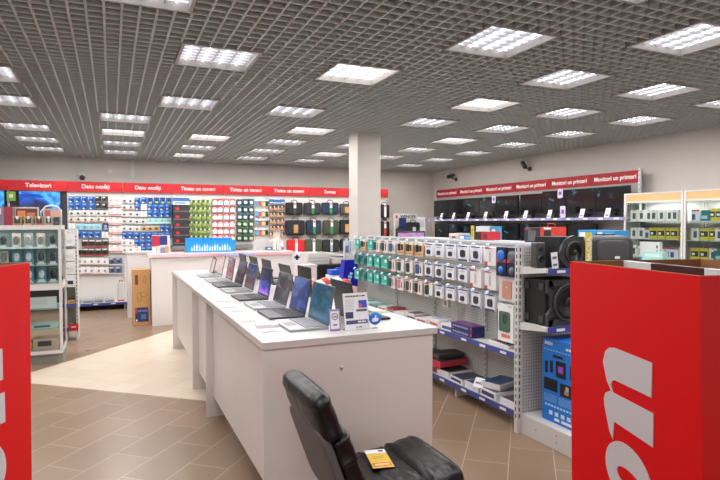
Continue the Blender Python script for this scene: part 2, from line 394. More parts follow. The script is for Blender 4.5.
TYPES = {  # name: (object name, description, category, w, h, d, card, deco, bubble)
 'blue': ('memory_card_pack', 'bright blue memory card pack', 'pack', .105, .125, .012, (20, 92, 190), [(.1, .72, .62, .9, (120, 180, 235)), (.15, .1, .5, .3, W_)], (.38, .22, .8, .62, (18, 44, 110), .008)),
 'bluegreen': ('memory_card_pack', 'blue memory card pack with yellow-green label', 'pack', .105, .125, .012, (20, 92, 190), [(.1, .75, .9, .92, (18, 50, 110)), (.25, .1, .8, .35, (190, 214, 60))], (.3, .35, .72, .7, (24, 30, 40), .008)),
 'dark': ('flash_drive_pack', 'black flash drive pack', 'pack', .105, .125, .012, (48, 44, 46), [(.1, .08, .9, .25, (120, 110, 108)), (.1, .7, .5, .9, W_)], (.3, .25, .7, .7, (20, 20, 22), .012)),
 'grey': ('flash_drive_pack', 'white carded flash drive pack with grey stick', 'pack', .11, .105, .01, (214, 210, 206), [(.08, .78, .9, .93, (238, 236, 234))], (.25, .25, .62, .62, (70, 72, 78), .012)),
 'oran': ('flash_drive_pack', 'white carded flash drive pack with orange-brown foot', 'pack', .11, .105, .01, (222, 216, 210), [(.05, .03, .95, .2, (196, 112, 84))], (.3, .3, .65, .7, (88, 80, 76), .012)),
 'white': ('cable_pack', 'plain white accessory pack', 'pack', .11, .115, .012, (230, 228, 228), [(.15, .1, .8, .22, (190, 188, 192))], (.3, .35, .7, .75, (206, 206, 208), .01)),
 'lblue': ('cable_pack', 'pale sky-blue accessory pack', 'pack', .115, .12, .012, (142, 196, 214), [(.1, .75, .9, .9, (180, 218, 230))], (.3, .25, .7, .65, (110, 170, 196), .01)),
 'navy': ('cable_pack', 'dark navy accessory pack', 'pack', .11, .13, .012, (40, 58, 112), [(.2, .1, .85, .3, (180, 186, 206))], (.3, .4, .7, .8, (150, 160, 190), .01)),
 'redcard': ('card_reader_pack', 'white card reader pack with red band', 'pack', .12, .15, .012, (228, 220, 218), [(.0, .08, 1, .2, (204, 52, 56)), (.1, .8, .5, .9, (214, 90, 90))], (.3, .35, .7, .7, (208, 200, 200), .01)),
 'blackred': ('adapter_pack', 'black product pack with red foot', 'pack', .12, .14, .015, (58, 52, 52), [(0, 0, 1, .14, (196, 62, 60)), (.1, .76, .9, .95, (206, 200, 196))], (.25, .25, .7, .7, (22, 22, 24), .015)),
 'whitered': ('adapter_pack', 'white product pack with thin red foot', 'pack', .12, .14, .014, (226, 222, 220), [(0, .02, 1, .1, (200, 84, 82))], (.3, .3, .62, .66, (140, 140, 146), .014)),
 'slate': ('adapter_pack', 'slate-blue product pack', 'pack', .12, .14, .014, (92, 104, 138), [(0, .0, 1, .12, (214, 210, 210)), (.1, .8, .6, .95, (190, 200, 216))], (.3, .3, .7, .7, (40, 48, 80), .012)),
 'mint': ('cable_pack', 'pale mint accessory pack', 'pack', .115, .115, .012, (158, 212, 208), [(.1, .1, .9, .3, (200, 232, 230))], (.3, .4, .7, .75, (120, 184, 184), .01)),
 'kraft': ('flash_drive_pack', 'kraft-brown flash drive pack', 'pack', .11, .115, .012, (190, 160, 122), [(.0, .8, 1, .95, (214, 190, 154))], (.25, .3, .75, .65, (70, 56, 44), .012)),
 'green': ('ink_cartridge_box', 'green ink cartridge box', 'box', .082, .125, .06, (150, 176, 78), [(.1, .52, .6, .92, (44, 52, 34)), (.55, .55, .9, .85, (206, 214, 190)), (.05, .05, .95, .2, (126, 158, 60))], None),
 'redwhite': ('ink_cartridge_box', 'white ink cartridge box with red top', 'box', .1, .13, .05, (226, 224, 226), [(0, .6, 1, 1, (204, 32, 42)), (.2, .66, .8, .8, W_), (.55, .1, .95, .5, (208, 214, 226))], None),
 'bluebox': ('ink_cartridge_box', 'small blue ink cartridge box', 'box', .1, .09, .05, (36, 96, 176), [(.1, .1, .9, .3, W_)], None),
 'night': ('ink_cartridge_pack', 'dark teal ink pack with white bubble', 'pack', .115, .13, .03, (28, 46, 60), [(0, .82, 1, .97, (40, 110, 140))], (.2, .15, .85, .65, (190, 206, 206), .01)),
 'forest': ('ink_cartridge_pack', 'dark green ink pack with white bubble', 'pack', .115, .13, .03, (30, 52, 40), [(0, .82, 1, .97, (70, 130, 60))], (.2, .15, .85, .65, (186, 204, 176), .01)),
 'cyan': ('ink_bottle_box', 'cyan ink bottle box', 'box', .062, .15, .05, (222, 226, 230), [(0, .0, 1, .55, (60, 176, 216)), (0, .55, 1, .7, (24, 60, 110))], None),
 'magenta': ('ink_bottle_box', 'magenta ink bottle box', 'box', .062, .15, .05, (222, 222, 226), [(0, .0, 1, .55, (226, 70, 110)), (0, .55, 1, .7, (24, 60, 110))], None),
 'yellow': ('ink_bottle_box', 'yellow ink bottle box', 'box', .062, .15, .05, (226, 224, 220), [(0, .0, 1, .55, (236, 208, 70)), (0, .55, 1, .7, (24, 60, 110))], None),
 'black': ('ink_bottle_box', 'black ink bottle box', 'box', .062, .15, .05, (206, 206, 208), [(0, .0, 1, .55, (40, 40, 44)), (0, .55, 1, .7, (24, 60, 110))], None),
 'orblack': ('ink_cartridge_box', 'orange-brown ink box with black cartridge', 'box', .075, .11, .05, (196, 140, 100), [(0, .45, 1, 1, (56, 48, 50)), (.1, .5, .5, .8, (220, 200, 190))], None),
}
PROTO = {}
def put_pack(t, loc, rz, label, group):
    on, desc, cat, w, h, d, card, deco, bub = TYPES[t]
    if t not in PROTO:
        o = pack_mb(w, h, d, card, deco, bub).build(on); PROTO[t] = o; tag(o, label, cat, group); o.location = loc; o.rotation_euler = (0, 0, rz)
        return o
    return dup(PROTO[t], loc, rz, label, group)

# ------------------------------------------------------------------ back wall racks
YP = 12.0          # panel face of the wall racks
XB = [-2.70, -1.71, -.744, .22, 1.142, 2.169, 3.118, 4.084, 5.05, 6.05]
HEAD = ['Televizori', 'Televizori', 'Datu nesēji', 'Datu nesēji', 'Tintes un toneri', 'Tintes un toneri', 'Tintes un toneri', 'Somas', 'Somas']
RL = ['wall rack of televisions at the far end of the red header', 'wall rack holding the television beside the memory cards', 'wall rack of blue memory card packs next to the television', 'wall rack of memory cards and blue packs behind the carton', 'wall rack of black toner boxes and green ink boxes', 'wall rack of red and dark ink packs over the blue crate', 'wall rack of ink bottles and the first black laptop bag', 'wall rack of laptop bags under the short Somas header', 'wall rack of backpacks partly behind the column']
for k in range(9):
    x0, x1 = XB[k], XB[k+1]
    o = thing('shelving_rack', RL[k], 'shelving', (x0, YP, 0), 0, 'wall racks along the back wall'); w = x1-x0
    tv = k < 2
    MB().box(0, w-.003, 0, .03, .1, 2.3, mat('charcoal_panel', (52, 50, 58), .6) if tv else M_panel).build('back_panel', o)
    for s, xx in ((0, 0), (1, w-.03)):
        if s and k < 8: continue
        u = MB().box(xx-.015, xx+.015, -.03, 0, .1, 2.3, M_steel)
        for z in range(30): u.box(xx-.004, xx+.004, -.032, -.03, .2+z*.07, .23+z*.07, M_slot)
        u.build('upright', o)
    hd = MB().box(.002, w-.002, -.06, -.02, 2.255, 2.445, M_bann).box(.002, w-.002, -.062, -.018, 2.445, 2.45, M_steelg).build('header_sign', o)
    text('lettering', HEAD[k], .105, M_lw, (w/2, -.063, 2.352), '-y', hd, bold=.0011)
    if not tv:
        MB().box(0, w-.003, -.42, 0, .10, .14, M_steel).build('base_shelf', o)
        r = MB().box(0, w-.003, -.432, -.42, .1, .145, M_rail)
        for q in range(3): r.box(.12+q*.3, .2+q*.3, -.434, -.432, .112, .133, M_lab)
        r.build('price_rail', o)
        f = MB().box(-.015, .015, -.4, .0, 0, .1, M_steelg); f.build('foot', o)
    else:
        MB().box(0, w-.003, -.42, 0, .5, .54, M_steel).build('shelf', o)

def wallgrid(section, rows, yy=YP-.07, group=None):
    """rows: list of (py, [(px, type), ...]); every pack hangs on its own hook on the plane y = yy"""
    for r, (py, items) in enumerate(rows):
        for c, (px, t) in enumerate(items):
            x, z = aty(px, py, yy); on, desc, cat, w, h, d, *_ = TYPES[t]
            put_pack(t, (x+random.uniform(-.007, .007), yy, z+h/2+random.uniform(-.006, .006)), random.uniform(-.12, .12), f'{desc}, {ORD[r]} down, {ORD[c]} across, {section}', group)
cs = lambda xs, t: [(x, t) for x in xs]
A6 = (71.8, 78.4, 85.2, 91.8, 98.6, 105.2)
wallgrid('beside the televisions', [
 (199.5, cs(A6[:4], 'blue')+cs(A6[4:], 'dark')), (206.3, cs(A6[:4], 'blue')+cs(A6[4:], 'dark')), (213, cs(A6, 'grey')), (219.6, cs(A6, 'oran')),
 (226.6, [(A6[0], 'white')]+cs(A6[1:5], 'lblue')+[(A6[5], 'navy')]), (234.6, cs(A6[:5], 'blue')+[(A6[5], 'white')]),
 (243.2, cs((85.2, 91.8, 98.6, 105.2), 'blackred')), (251.8, cs((80, 85.2, 91.8, 98.6, 105.2), 'blackred')),
 (261.4, cs((80, 85.6, 92.2, 98.8, 105.3), 'whitered')+cs((112, 118.4), 'slate')), (270.6, cs((80, 85.6, 92.2, 98.8, 105.3), 'whitered')+cs((112, 118.4), 'slate'))], group='packs on the first storage rack')
wallgrid('between the storage racks', [(y, cs((112, 118.4), 'redcard')) for y in (203, 212, 221, 230.4, 239.4, 248.6)], group='white card reader packs')
B8 = (124.6, 131, 137.5, 143.8, 150.1, 156.3, 162.4, 168.4)
wallgrid('above the carton', [
 (200.6, cs(B8[:2], 'grey')+cs(B8[2:4], 'blue')+cs(B8[4:], 'bluegreen')), (207.2, cs(B8[:2], 'oran')+[(B8[2], 'blue'), (B8[3], 'white')]+cs(B8[4:], 'blue')),
 (214, cs(B8[:3], 'grey')+[(B8[3], 'white')]+cs(B8[4:], 'blue')), (221.2, cs(B8[:4], 'grey')+cs(B8[4:], 'mint')),
 (228.4, cs(B8[:3], 'grey')+cs(B8[3:6], 'kraft')+cs(B8[6:], 'blue')), (235.4, cs(B8, 'blue')),
 (242.6, cs(B8[:2], 'whitered')+cs(B8[2:7], 'blue')), (250, cs(B8[:2], 'whitered')+[(B8[2], 'redcard')]+cs(B8[3:6], 'blue'))], group='packs on the second storage rack')
wallgrid('beside toner', [(y, cs((190.3, 194.9, 199.5, 204.1, 208.7), 'green')) for y in (202.6, 209.6, 216.6, 223.6, 230.6, 237.6)], group='green ink cartridge boxes')
wallgrid('by green boxes', [(y, cs((215, 220.3, 226.4, 232.5), 'redwhite')) for y in (201.8, 209, 216.4, 223.6, 230.6, 237.4)]+[(243, cs((215, 220.3, 226.4, 232.5), 'bluebox'))], group='red topped ink cartridge boxes')
wallgrid('by red tops', [(y, cs((239.4, 245.2, 251), t)) for y, t in ((202, 'night'), (209.2, 'night'), (216.4, 'night'), (223.4, 'forest'), (230.4, 'forest'), (237.6, 'forest'))], group='dark ink packs')
wallgrid('beside orange boxes', [(y, [(256.4, 'cyan'), (260, 'magenta'), (263.6, 'yellow'), (267, 'black')]) for y in (202.5, 212.8, 222, 231.4)], group='ink bottle boxes')
wallgrid('beside bags', [(y, cs((271.4, 275.2, 279, 282.8), 'orblack')) for y in (207.6, 214.4, 221, 227.6)]+[(201.6, cs((271.4, 275.2, 279, 282.8), 'bluebox'))]+[(234.8, cs((271.4, 283), 'orblack'))], group='orange ink boxes')

# black toner boxes in a stack, on a dark shelf
M_tonr = mat('toner_red', (196, 30, 40), .4)
tb = thing('toner_box', 'x', 'box')
MB().box(-.15, .15, -.3, 0, 0, .147, mat('toner_black', (40, 36, 40), .4)).box(-.15, .15, -.301, -.3, .02, .045, mat('toner_stripe', (96, 90, 94), .4)).build('carton', tb)
MB().prism([(-.11, .06), (-.05, .05), (-.03, .09), (-.07, .115), (-.11, .1)], -.303, -.301, M_tonr, 'y').build('red_mark', tb)
xa, _ = aty(180, 220, 11.75)
for k in range(5):
    loc = (xa+.02, 11.98, 1.21+.161*k); lab = f'black toner box with red mark, {ORD[k]} from the bottom of its stack'
    if k == 0: tb.location = loc; tb['label'] = lab; tb['group'] = 'stacked black toner boxes'
    else: dup(tb, loc, 0, lab, 'stacked black toner boxes')
    tag(MB().box(-.16, .16, -.3, 0, -.012, -.001, M_dkgrey).build('toner_shelf', loc=loc), f'thin dark shelf under the {ORD[k]} black toner box from the bottom', 'shelf', 'thin toner shelves')
t = thing('toner_box', 'blue and white toner box on top of the black toner stack', 'box', (xa+.02, 11.98, 1.21+.161*5))
MB().box(-.16, .16, -.3, 0, 0, .14, cmat((200, 214, 232))).box(-.16, .16, -.301, -.3, .07, .14, cmat((40, 96, 176))).build('carton', t); MB().box(-.12, .08, -.303, -.301, .025, .05, cmat((90, 120, 180))).build('printed_band', t)
for lab, p0, p1 in (('dark metal shelf under the black toner boxes', 172, 189), ('dark metal shelf behind the right end of the blue crate', 233, 256)):
    x0, z1 = aty(p0, 243, 11.75); x1, z0 = aty(p1, 250.5, 11.75)
    o = thing('metal_shelf', lab, 'shelf', ((x0+x1)/2, 11.98, 1.19))
    MB().box(-(x1-x0)/2, (x1-x0)/2, -.3, 0, -.06, .0, M_dkgrey, ).build('tray', o, bevel=.004)
    MB().box(-(x1-x0)/2, (x1-x0)/2, -.31, -.3, -.07, .005, M_grey).build('front_lip', o)

# televisions
tvm = screen('television_picture', [(4, 14, 70), (10, 84, 196), (80, 186, 250), (8, 50, 150)], [.05, .35, .55, .85], 1.2, 1.3, 3.1, .6)
for nm, x0, x1 in (('television showing a blue streak picture next to the memory cards', -1.55, -.86), ('television mostly beyond the boxes, showing a plain blue picture', -2.5, -1.76)):
    o = thing('television', nm, 'television', ((x0+x1)/2, YP-.03, 1.79)); w = (x1-x0)/2
    MB().box(-w, w, -.05, 0, 0, .46, M_black).build('casing', o, bevel=.004)
    MB().box(-w+.012, w-.012, -.052, -.05, .02, .45, tvm).build('screen', o)
o = thing('shelf_talker', 'green tag hanging between the two televisions', 'sign', (-1.66, YP-.09, 2.06))
MB().box(-.07, .07, -.004, 0, 0, .17, cmat((104, 158, 58))).build('card', o); MB().box(-.03, .03, -.006, -.004, .06, .12, cmat((190, 214, 150))).build('printed_mark', o)
tag(MB().box(-.08, .08, -.006, 0, 0, .09, cmat((44, 156, 220))).build('price_card', loc=(-1.665, YP-.2, 1.77)), 'cyan card low between the two televisions', 'sign')

# things on the base shelf of the back wall
t = thing('white_appliance', 'white upright appliance on the low shelf at the foot of the back wall', 'appliance', (.155, 11.78, .14))
MB().rbox(-.07, .07, -.06, .06, 0, .36, M_wtop, .03).build('body', t, bevel=.01); MB().tube([(-.03, 0, .355), (-.02, 0, .40), (.02, 0, .40), (.03, 0, .355)], .008, M_tonr).build('handle', t)
MB().box(-.06, .06, -.063, -.06, .0, .03, cmat((206, 60, 60))).build('red_label', t)
for k in range(4):
    t = thing('flat_case', f'grey flat case lying on the low back shelf, {ORD[k]} from the white appliance', 'box', (-.05-.19*k, 11.80, .14), 0, 'grey flat cases')
    MB().box(-.085, .085, -.14, .14, 0, .05+.015*(k % 2), cmat((150, 154, 160))).build('body', t, bevel=.004); MB().box(-.06, .06, -.141, -.14, .015, .035, cmat((92, 98, 108))).build('latch', t)

# ------------------------------------------------------------------ laptop bags
def bag(loc, w, h, c, label, kind='case', tagc=None, patch=None):
    M = mat('nylon_%02x%02x%02x' % c, c, .75, bump=.3, bscale=40)
    o = thing('laptop_bag' if kind != 'pack' else 'backpack', label, 'bag', loc)
    MB().puff(w/2, .05, h/2, M, .25, M=Matrix.Translation((0, 0, -h/2)), e2=.22).build('body', o)
    MB().puff(w/2*.82, .02, h/2*.55, M, .3, M=Matrix.Translation((0, -.045, -h*.62)), e2=.3).build('front_pocket', o)
    MB().tube([(-.07, 0, -.01), (-.06, 0, .035), (-.03, 0, .05), (.03, 0, .05), (.06, 0, .035), (.07, 0, -.01)], .008, M_blackm).build('handle', o)
    if tagc:
        g = MB().box(-.028, .028, -.07, -.067, -h*.95, .0, cmat((226, 222, 222)))
        g.box(-.028, .028, -.0715, -.07, -h*.95, -h*.45, cmat(tagc[0])); g.box(-.02, .02, -.0715, -.07, -.06, -.02, cmat(tagc[1])); g.build('swing_tag', o)
    if patch: MB().box(-patch[0], patch[0], -.072, -.068, -h*.85, -h*.3, cmat(patch[1])).build('paper_sleeve', o)
    MB().tube([(0, 0, .045), (0, 0, .06), (0, .06, .07)], .004, M_steelg).build('hook', o)
YG = 11.9
blk, nvy, olv, red_ = (24, 24, 28), (30, 44, 70), (66, 72, 50), (190, 26, 34)
gr, rd = (28, 140, 80), (200, 60, 60)
bag((3.70, YG, 2.10), .38, .28, blk, 'black laptop sleeve with white tag, top row next to the ink boxes', tagc=((60, 60, 66), rd))
bag((4.12, YG, 2.10), .39, .27, (44, 44, 48), 'charcoal laptop sleeve with green and white tag, top row', tagc=(gr, rd))
bag((4.55, YG, 2.11), .40, .27, nvy, 'navy laptop sleeve with green and white tag, top row', tagc=(gr, rd))
bag((4.95, YG, 2.09), .30, .26, (70, 66, 64), 'grey bag with tan front sleeve, top row against the column', patch=(.06, (190, 140, 84)))
bag((3.72, YG, 1.71), .44, .34, blk, 'large black briefcase with kraft sleeve below the first black sleeve', patch=(.05, (186, 140, 90)))
bag((4.15, YG, 1.71), .35, .33, (32, 40, 60), 'dark blue laptop bag with green tag, middle row', tagc=(gr, rd))
bag((4.57, YG, 1.71), .38, .33, (58, 64, 48), 'olive laptop bag with green tag, middle row', tagc=(gr, rd))
bag((4.94, YG, 1.72), .30, .34, blk, 'black bag with orange sleeve, middle row against the column', patch=(.045, (206, 150, 80)))
bag((3.73, YG, 1.28), .40, .29, red_, 'bright red laptop bag with white tag, bottom row', tagc=((232, 226, 224), rd))
bag((4.14, YG, 1.28), .41, .29, olv, 'olive green laptop bag with white tag, bottom row', tagc=((232, 226, 224), (90, 90, 90)))
bag((4.56, YG, 1.27), .41, .29, (30, 32, 38), 'black laptop bag with pale tag beside the olive one, bottom row', tagc=((150, 170, 190), (90, 90, 90)))
bag((4.93, YG, 1.27), .26, .27, (22, 22, 24), 'small black bag in the bottom row against the column', tagc=((220, 220, 220), (90, 90, 90)))
bag((5.92, YG, 2.08), .26, .32, blk, 'black backpack with white and red tag, upper one right of the column', 'pack', tagc=((226, 222, 222), rd))
bag((5.92, YG, 1.68), .26, .36, (26, 26, 28), 'black backpack with red tag, lower one right of the column', 'pack', tagc=((208, 60, 50), rd))

# corner bag display (board, backpacks)
t = thing('brand_display_stand', 'white branded display stand with backpacks in the room corner', 'display', (6.27, 11.48, 0))
MB().box(-.3, .3, -.02, .02, 1.70, 1.86, M_wtop).box(-.3, -.27, -.02, .02, .0, 1.7, M_wtop).box(.27, .3, -.02, .02, 0, 1.7, M_wtop).box(-.3, .3, -.08, .08, 0, .05, M_wtop).build('frame', t)
text('lettering', 'WENGER', .11, cmat((40, 40, 46)), (.06, -.023, 1.785), '-y', t, bold=.002, width=.42)
MB().box(-.27, -.22, -.024, -.02, 1.75, 1.82, cmat((190, 40, 60))).build('red_emblem', t)
MB().box(-.2, -.02, -.07, -.05, 1.42, 1.76, cmat((30, 44, 110))).build('blue_panel', t)
bag((6.1, 11.395, 1.52), .24, .34, blk, 'black backpack low beside the branded display stand', 'pack')
bag((6.42, 11.395, 1.66), .34, .38, blk, 'black backpack with white badge hanging in the branded display stand', 'pack', patch=(.04, (200, 196, 196)))
tag(MB().box(-.13, .13, -.01, .01, 0, .34, M_lab).box(-.1, .1, -.012, -.01, .1, .28, cmat((206, 204, 212))).build('paper_notice', loc=(6.68, 11.5, 1.44)), 'white paper notice standing right of the branded display', 'sign')

# ------------------------------------------------------------------ right wall: monitors
XW = 7.32
for k in range(6):
    y1 = 11.82-.97*k; y0 = y1-.965
    wheref = ['deepest in the corner', 'second from the corner', 'third from the corner', 'fourth from the corner', 'fifth from the corner', 'next to the glass cabinet'][k]
    o = thing('shelving_rack', f'monitor rack under a crimson header, {wheref}', 'shelving', (XW, y0, 0), 0, 'monitor racks on the right wall')
    MB().box(0, .03, 0, .962, .1, 2.3, mat('panel_mid_grey', (150, 147, 144), .6)).build('back_panel', o)  # rack back panel in one even mid grey
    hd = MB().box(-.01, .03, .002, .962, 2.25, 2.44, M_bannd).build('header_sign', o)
    text('lettering', 'Monitori un printeri', .1, M_lw, (-.012, .48, 2.345), '-x', hd, bold=.0011)
    for nm, z in (('shelf', 1.70), ('shelf', 1.10), ('shelf', .14)):
        s = MB().box(-.33, 0, 0, .962, z, z+.022, M_steel).build(nm, o)
        r = MB().box(-.342, -.33, 0, .962, z-.018, z+.026, M_railp)
        for q in range(3): r.box(-.344, -.342, .1+q*.3, .19+q*.3, z-.01, z+.016, M_lab)
        r.build('price_rail', s)
    if k in (0, 5):
        u = MB().box(-.03, 0, -.01 if k == 5 else .95, .025 if k == 5 else .985, 0, 2.46, M_steel)
        for z in range(34): u.box(-.032, -.03, .003 if k == 5 else .963, .012 if k == 5 else .972, .1+.07*z, .13+.07*z, M_slot)
        u.build('upright', o)
def mon_screen(i):
    return screen(f'monitor_picture_{i}', [(7, 10, 13), (10, 16, 20), (14, 60, 66), (50, 150, 160)], [.0, .26, .42, .62], 2.4, .8, 1.3*i+.4, .12, .12)
mons = [mon_screen(i) for i in range(4)]
def monitor(y0, y1, z, h, i, label, grp):
    o = thing('computer_monitor', label, 'monitor', (7.16, (y0+y1)/2, z), 0, grp); w = (y1-y0)/2-.008
    MB().box(-.015, .03, -w, w, .07, h, M_black).build('casing', o, bevel=.003)
    MB().box(-.017, -.015, -w+.008, w-.008, .09, h-.008, mons[i % 4]).build('screen', o)
    MB().box(.03, .06, -.03, .03, .015, .3, M_black).build('neck', o)
    MB().rbox(-.09, .1, -.11, .11, 0, .015, M_black, .03).build('foot', o)
    return o
ys = [11.66, 11.02, 10.44, 9.83, 9.23, 8.60]; ys2 = [8.53, 7.94, 7.35, 6.70, 6.06]
pairs = [(ys[i+1], ys[i]) for i in range(5)]+[(ys2[i+1], ys2[i]) for i in range(4)]
for i, (a, b) in enumerate(pairs):
    monitor(a, b, 1.722, .455+.03*(i > 5), i, f'dark screen monitor on the upper shelf, {ORD[i]} from the room corner', 'monitors on the upper shelf')
    if i < 8: monitor(a-.02, b-.04, 1.122, .5, i+2, f'dark screen monitor on the lower shelf, {ORD[i]} from the room corner', 'monitors on the lower shelf')
pcard = MB(); pcard.box(-.004, .004, -.045, .045, 0, .15, M_lab, M=Matrix.Rotation(.3, 4, 'Y')).box(-.0055, -.004, -.03, .03, .02, .05, cmat((120, 124, 150)), M=Matrix.Rotation(.3, 4, 'Y')).box(-.0055, -.004, -.03, .03, .1, .12, cmat((170, 172, 186)), M=Matrix.Rotation(.3, 4, 'Y'))
pc = pcard.build('price_card'); tag(pc, 'x', 'sign')
for i, (px, py) in enumerate(((441, 215), (453, 214.5), (467.5, 214), (485, 213.5), (505.5, 213), (525, 213), (549, 212.6), (581.5, 212.6), (607, 212))):
    y, _ = atx(px, py, 7.02); lab = f'white slanted price card on the upper monitor shelf, {ORD[i]} from the corner'
    if i == 0: pc.location = (7.01, y, 1.722); pc['label'] = lab; pc['group'] = 'monitor price cards'
    else: dup(pc, (7.01, y, 1.722), 0, lab, 'monitor price cards')
for lab, px, py, hh in (('lilac paper tag hanging over the fourth upper monitor', 494, 199.5, .15), ('lilac paper tag hanging over the sixth upper monitor', 560.5, 193.5, .16), ('lilac and white upright card on the monitor shelf edge', 563, 212, .2)):
    X_ = 7.142 if hh < .2 else 6.976; y, z = atx(px, py, X_); t = thing('paper_tag', lab, 'sign', (X_-.004, y, z-hh/2))
    MB().rbox(-.06, .06, 0, hh, 0, .004, cmat((196, 184, 214)), .02, M=Matrix.Rotation(-PI/2, 4, 'Z') @ Matrix.Rotation(PI/2, 4, 'X')).build('card', t)
    MB().box(-.0055, -.0045, -.03, .03, hh*.35, hh*.7, cmat((90, 66, 130))).build('printed_mark', t)

# security cameras
def cctv(loc, d, label, s=1):
    o = thing('security_camera', label, 'camera', loc); d = Vector(d).normalized()
    MB().tube([(0, 0, 0), tuple(Vector((0, 0, -.06*s)))], .028*s, M_dkgrey).build('mount', o)
    e = Vector((0, 0, -.09*s)); MB().tube([tuple(e-d*.1*s), tuple(e+d*.09*s)], .038*s, M_dkgrey, 12).build('housing', o)
    MB().tube([tuple(e+d*.09*s), tuple(e+d*.1*s)], .03*s, M_black, 12).build('lens', o); MB().tube([(0, 0, -.03*s), tuple(e)], .012*s, M_grey).build('arm', o)
for (px, py, dd, lab) in ((447.5, 177, (-.8, -.3, -.25), 'grey security camera high on the right wall near the room corner'), (520, 166, (-.4, -.8, -.45), 'dark security camera high over the middle monitors')):
    y, z = atx(px, py, 7.25)
    o = thing('security_camera', lab, 'camera', (7.5, y, z)); d = Vector(dd).normalized(); e = Vector((-.16, 0, .03))
    MB().tube([(0, 0, -.05), (-.025, 0, -.05)], .045, M_dkgrey, 14).build('mount', o); MB().tube([(-.02, 0, -.05), (-.12, 0, -.03), tuple(e)], .014, M_dkgrey).build('arm', o)
    MB().tube([tuple(e-d*.1), tuple(e+d*.11)], .045, M_dkgrey, 14).build('housing', o); MB().tube([tuple(e+d*.11), tuple(e+d*.12)], .036, M_black, 14).build('lens', o)
x, z = aty(81.5, 176.5, 12.22); o = thing('security_camera', 'white dome security camera high on the back wall above the headers', 'camera', (x, 12.3, z+.02))
MB().lathe([(.07, 0), (.07, .03), (.045, .05)], M_wtop, 18, Matrix.Rotation(PI/2, 4, 'X')).build('mount', o); MB().puff(.05, .05, .05, M_dkgrey, 1, 16, 10, Matrix.Translation((.01, -.07, -.04))).build('dome', o)
tag(MB().tube([(x, 12.285, z+.04), (x-.03, 12.28, z+.1), (x-.13, 12.285, z+.2), (x-.13, 12.285, z+.34)], .005, M_wtop).build('camera_cable'), 'thin white cable looping above the dome camera', 'cable')
x, z = aty(160, 173, 12.3); struct(MB().box(-.04, .04, -.01, 0, -.04, .04, M_wtop).build('trim_3', loc=(x-.95, 12.3, z)))

# ------------------------------------------------------------------ service counters
M_cpink = G('counter_edge_tape', .3)
_tc = M_cpink.n('ShaderNodeTexCoord'); _s = M_cpink.n('ShaderNodeSeparateXYZ'); M_cpink.l(_tc.outputs['Generated'], _s.inputs[0]); _r = M_cpink.n('ShaderNodeValToRGB')
_e = _r.color_ramp.elements; _e[0].color = lin((226, 196, 200)); _e[0].position = 0; _e[1].color = lin((226, 180, 186)); _e[1].position = 1
for p, c in ((.25, (222, 190, 200)), (.42, (214, 160, 170)), (.5, (178, 172, 214)), (.68, (186, 180, 220)), (.74, (226, 168, 176))): _x = _e.new(p); _x.color = lin(c)
M_cpink.l(_s.outputs[0], _r.inputs['Fac']); M_cpink.l(_r.outputs['Color'], M_cpink.b.inputs['Base Color']); M_cpink = M_cpink.m
o = thing('service_counter', 'long white service counter with pink and lilac front edge', 'counter', (.575, 9.45, 0))
MB().box(0, 2.33, 0, .55, 0, 1.1, M_white).build('body', o, bevel=.003); MB().box(-.04, 2.36, -.03, .6, 1.112, 1.15, M_wtop).build('worktop', o, bevel=.002)
MB().box(-.04, 2.36, -.036, -.031, 1.10, 1.15, M_cpink).build('edge_strip', o)
o = thing('side_cabinet', 'low white cabinet between the carton and the back rack', 'cabinet', (.24, 10.45, 0))
MB().box(0, .62, 0, .5, 0, 1.12, M_white).build('body', o, bevel=.003); MB().box(-.02, .64, -.02, .52, 1.12, 1.145, M_wtop).build('worktop', o)
o = thing('cardboard_carton', 'tall brown carton with blue label standing before the counter', 'box', (.295, 9.62, 0))
MB().box(0, .265, 0, .27, 0, .9, M_card).build('carton', o, bevel=.003)
lb = MB().box(.035, .235, -.002, 0, .06, .29, cmat((28, 52, 110))); lb.box(.04, .065, -.003, -.002, .2, .28, cmat((200, 50, 60)))
for k in range(5): lb.box(.08+.03*k, .1+.03*k, -.003, -.002, .22, .25, cmat((120, 140, 190)))
lb.box(.12, .2, -.003, -.002, .1, .18, cmat((70, 110, 170))).box(.045, .07, -.003, -.002, .07, .1, W_ and cmat(W_)); lb.build('blue_label', o)
ln = MB(); dk = cmat((92, 62, 38))
ln.box(.04, .085, -.002, 0, .66, .82, dk); ln.tube([(.19+.02*math.cos(a), -.001, .74+.06*math.sin(a)) for a in [PI*2*k/14 for k in range(15)]], .003, dk, 4)
ln.tube([(.17+.05*math.cos(a), -.001, .5+.04*math.sin(a)) for a in [PI*2*k/14 for k in range(15)]], .003, dk, 4); ln.tube([(.1+.03*math.cos(a), -.001, .46+.07*math.sin(a)) for a in [PI*2*k/14 for k in range(15)]], .003, dk, 4)
ln.build('printed_drawing', o)

# things on the counter
x0, z0 = aty(187, 253, 9.75); x1, z1 = aty(234.5, 241.5, 9.75); ct = 1.15; w = x1-x0
o = thing('display_crate', 'bright blue display crate with white bottle picture on the counter', 'crate', ((x0+x1)/2, 9.75, ct))
M_cb = mat('bright_blue', (22, 142, 214), .35)
MB().box(-w/2, w/2, 0, .015, 0, .2, M_cb).box(-w/2, -w/2+.015, .015, .22, 0, .2, M_cb).box(w/2-.015, w/2, .015, .22, 0, .2, M_cb).box(-w/2, w/2, .22, .235, 0, .24, M_cb).box(-w/2, w/2, .015, .22, 0, .015, M_cb).build('crate_body', o)
b = MB()
for k in range(16):
    x = -w*.4+k*w*.8/15; hh = .07+.05*abs(math.sin(k*2.3)); b.box(x-.012, x+.012, -.003, 0, .025, hh, cmat((200, 228, 240))); b.box(x-.005, x+.005, -.003, 0, hh, hh+.03, cmat((170, 214, 238)))
b.build('printed_bottles', o)
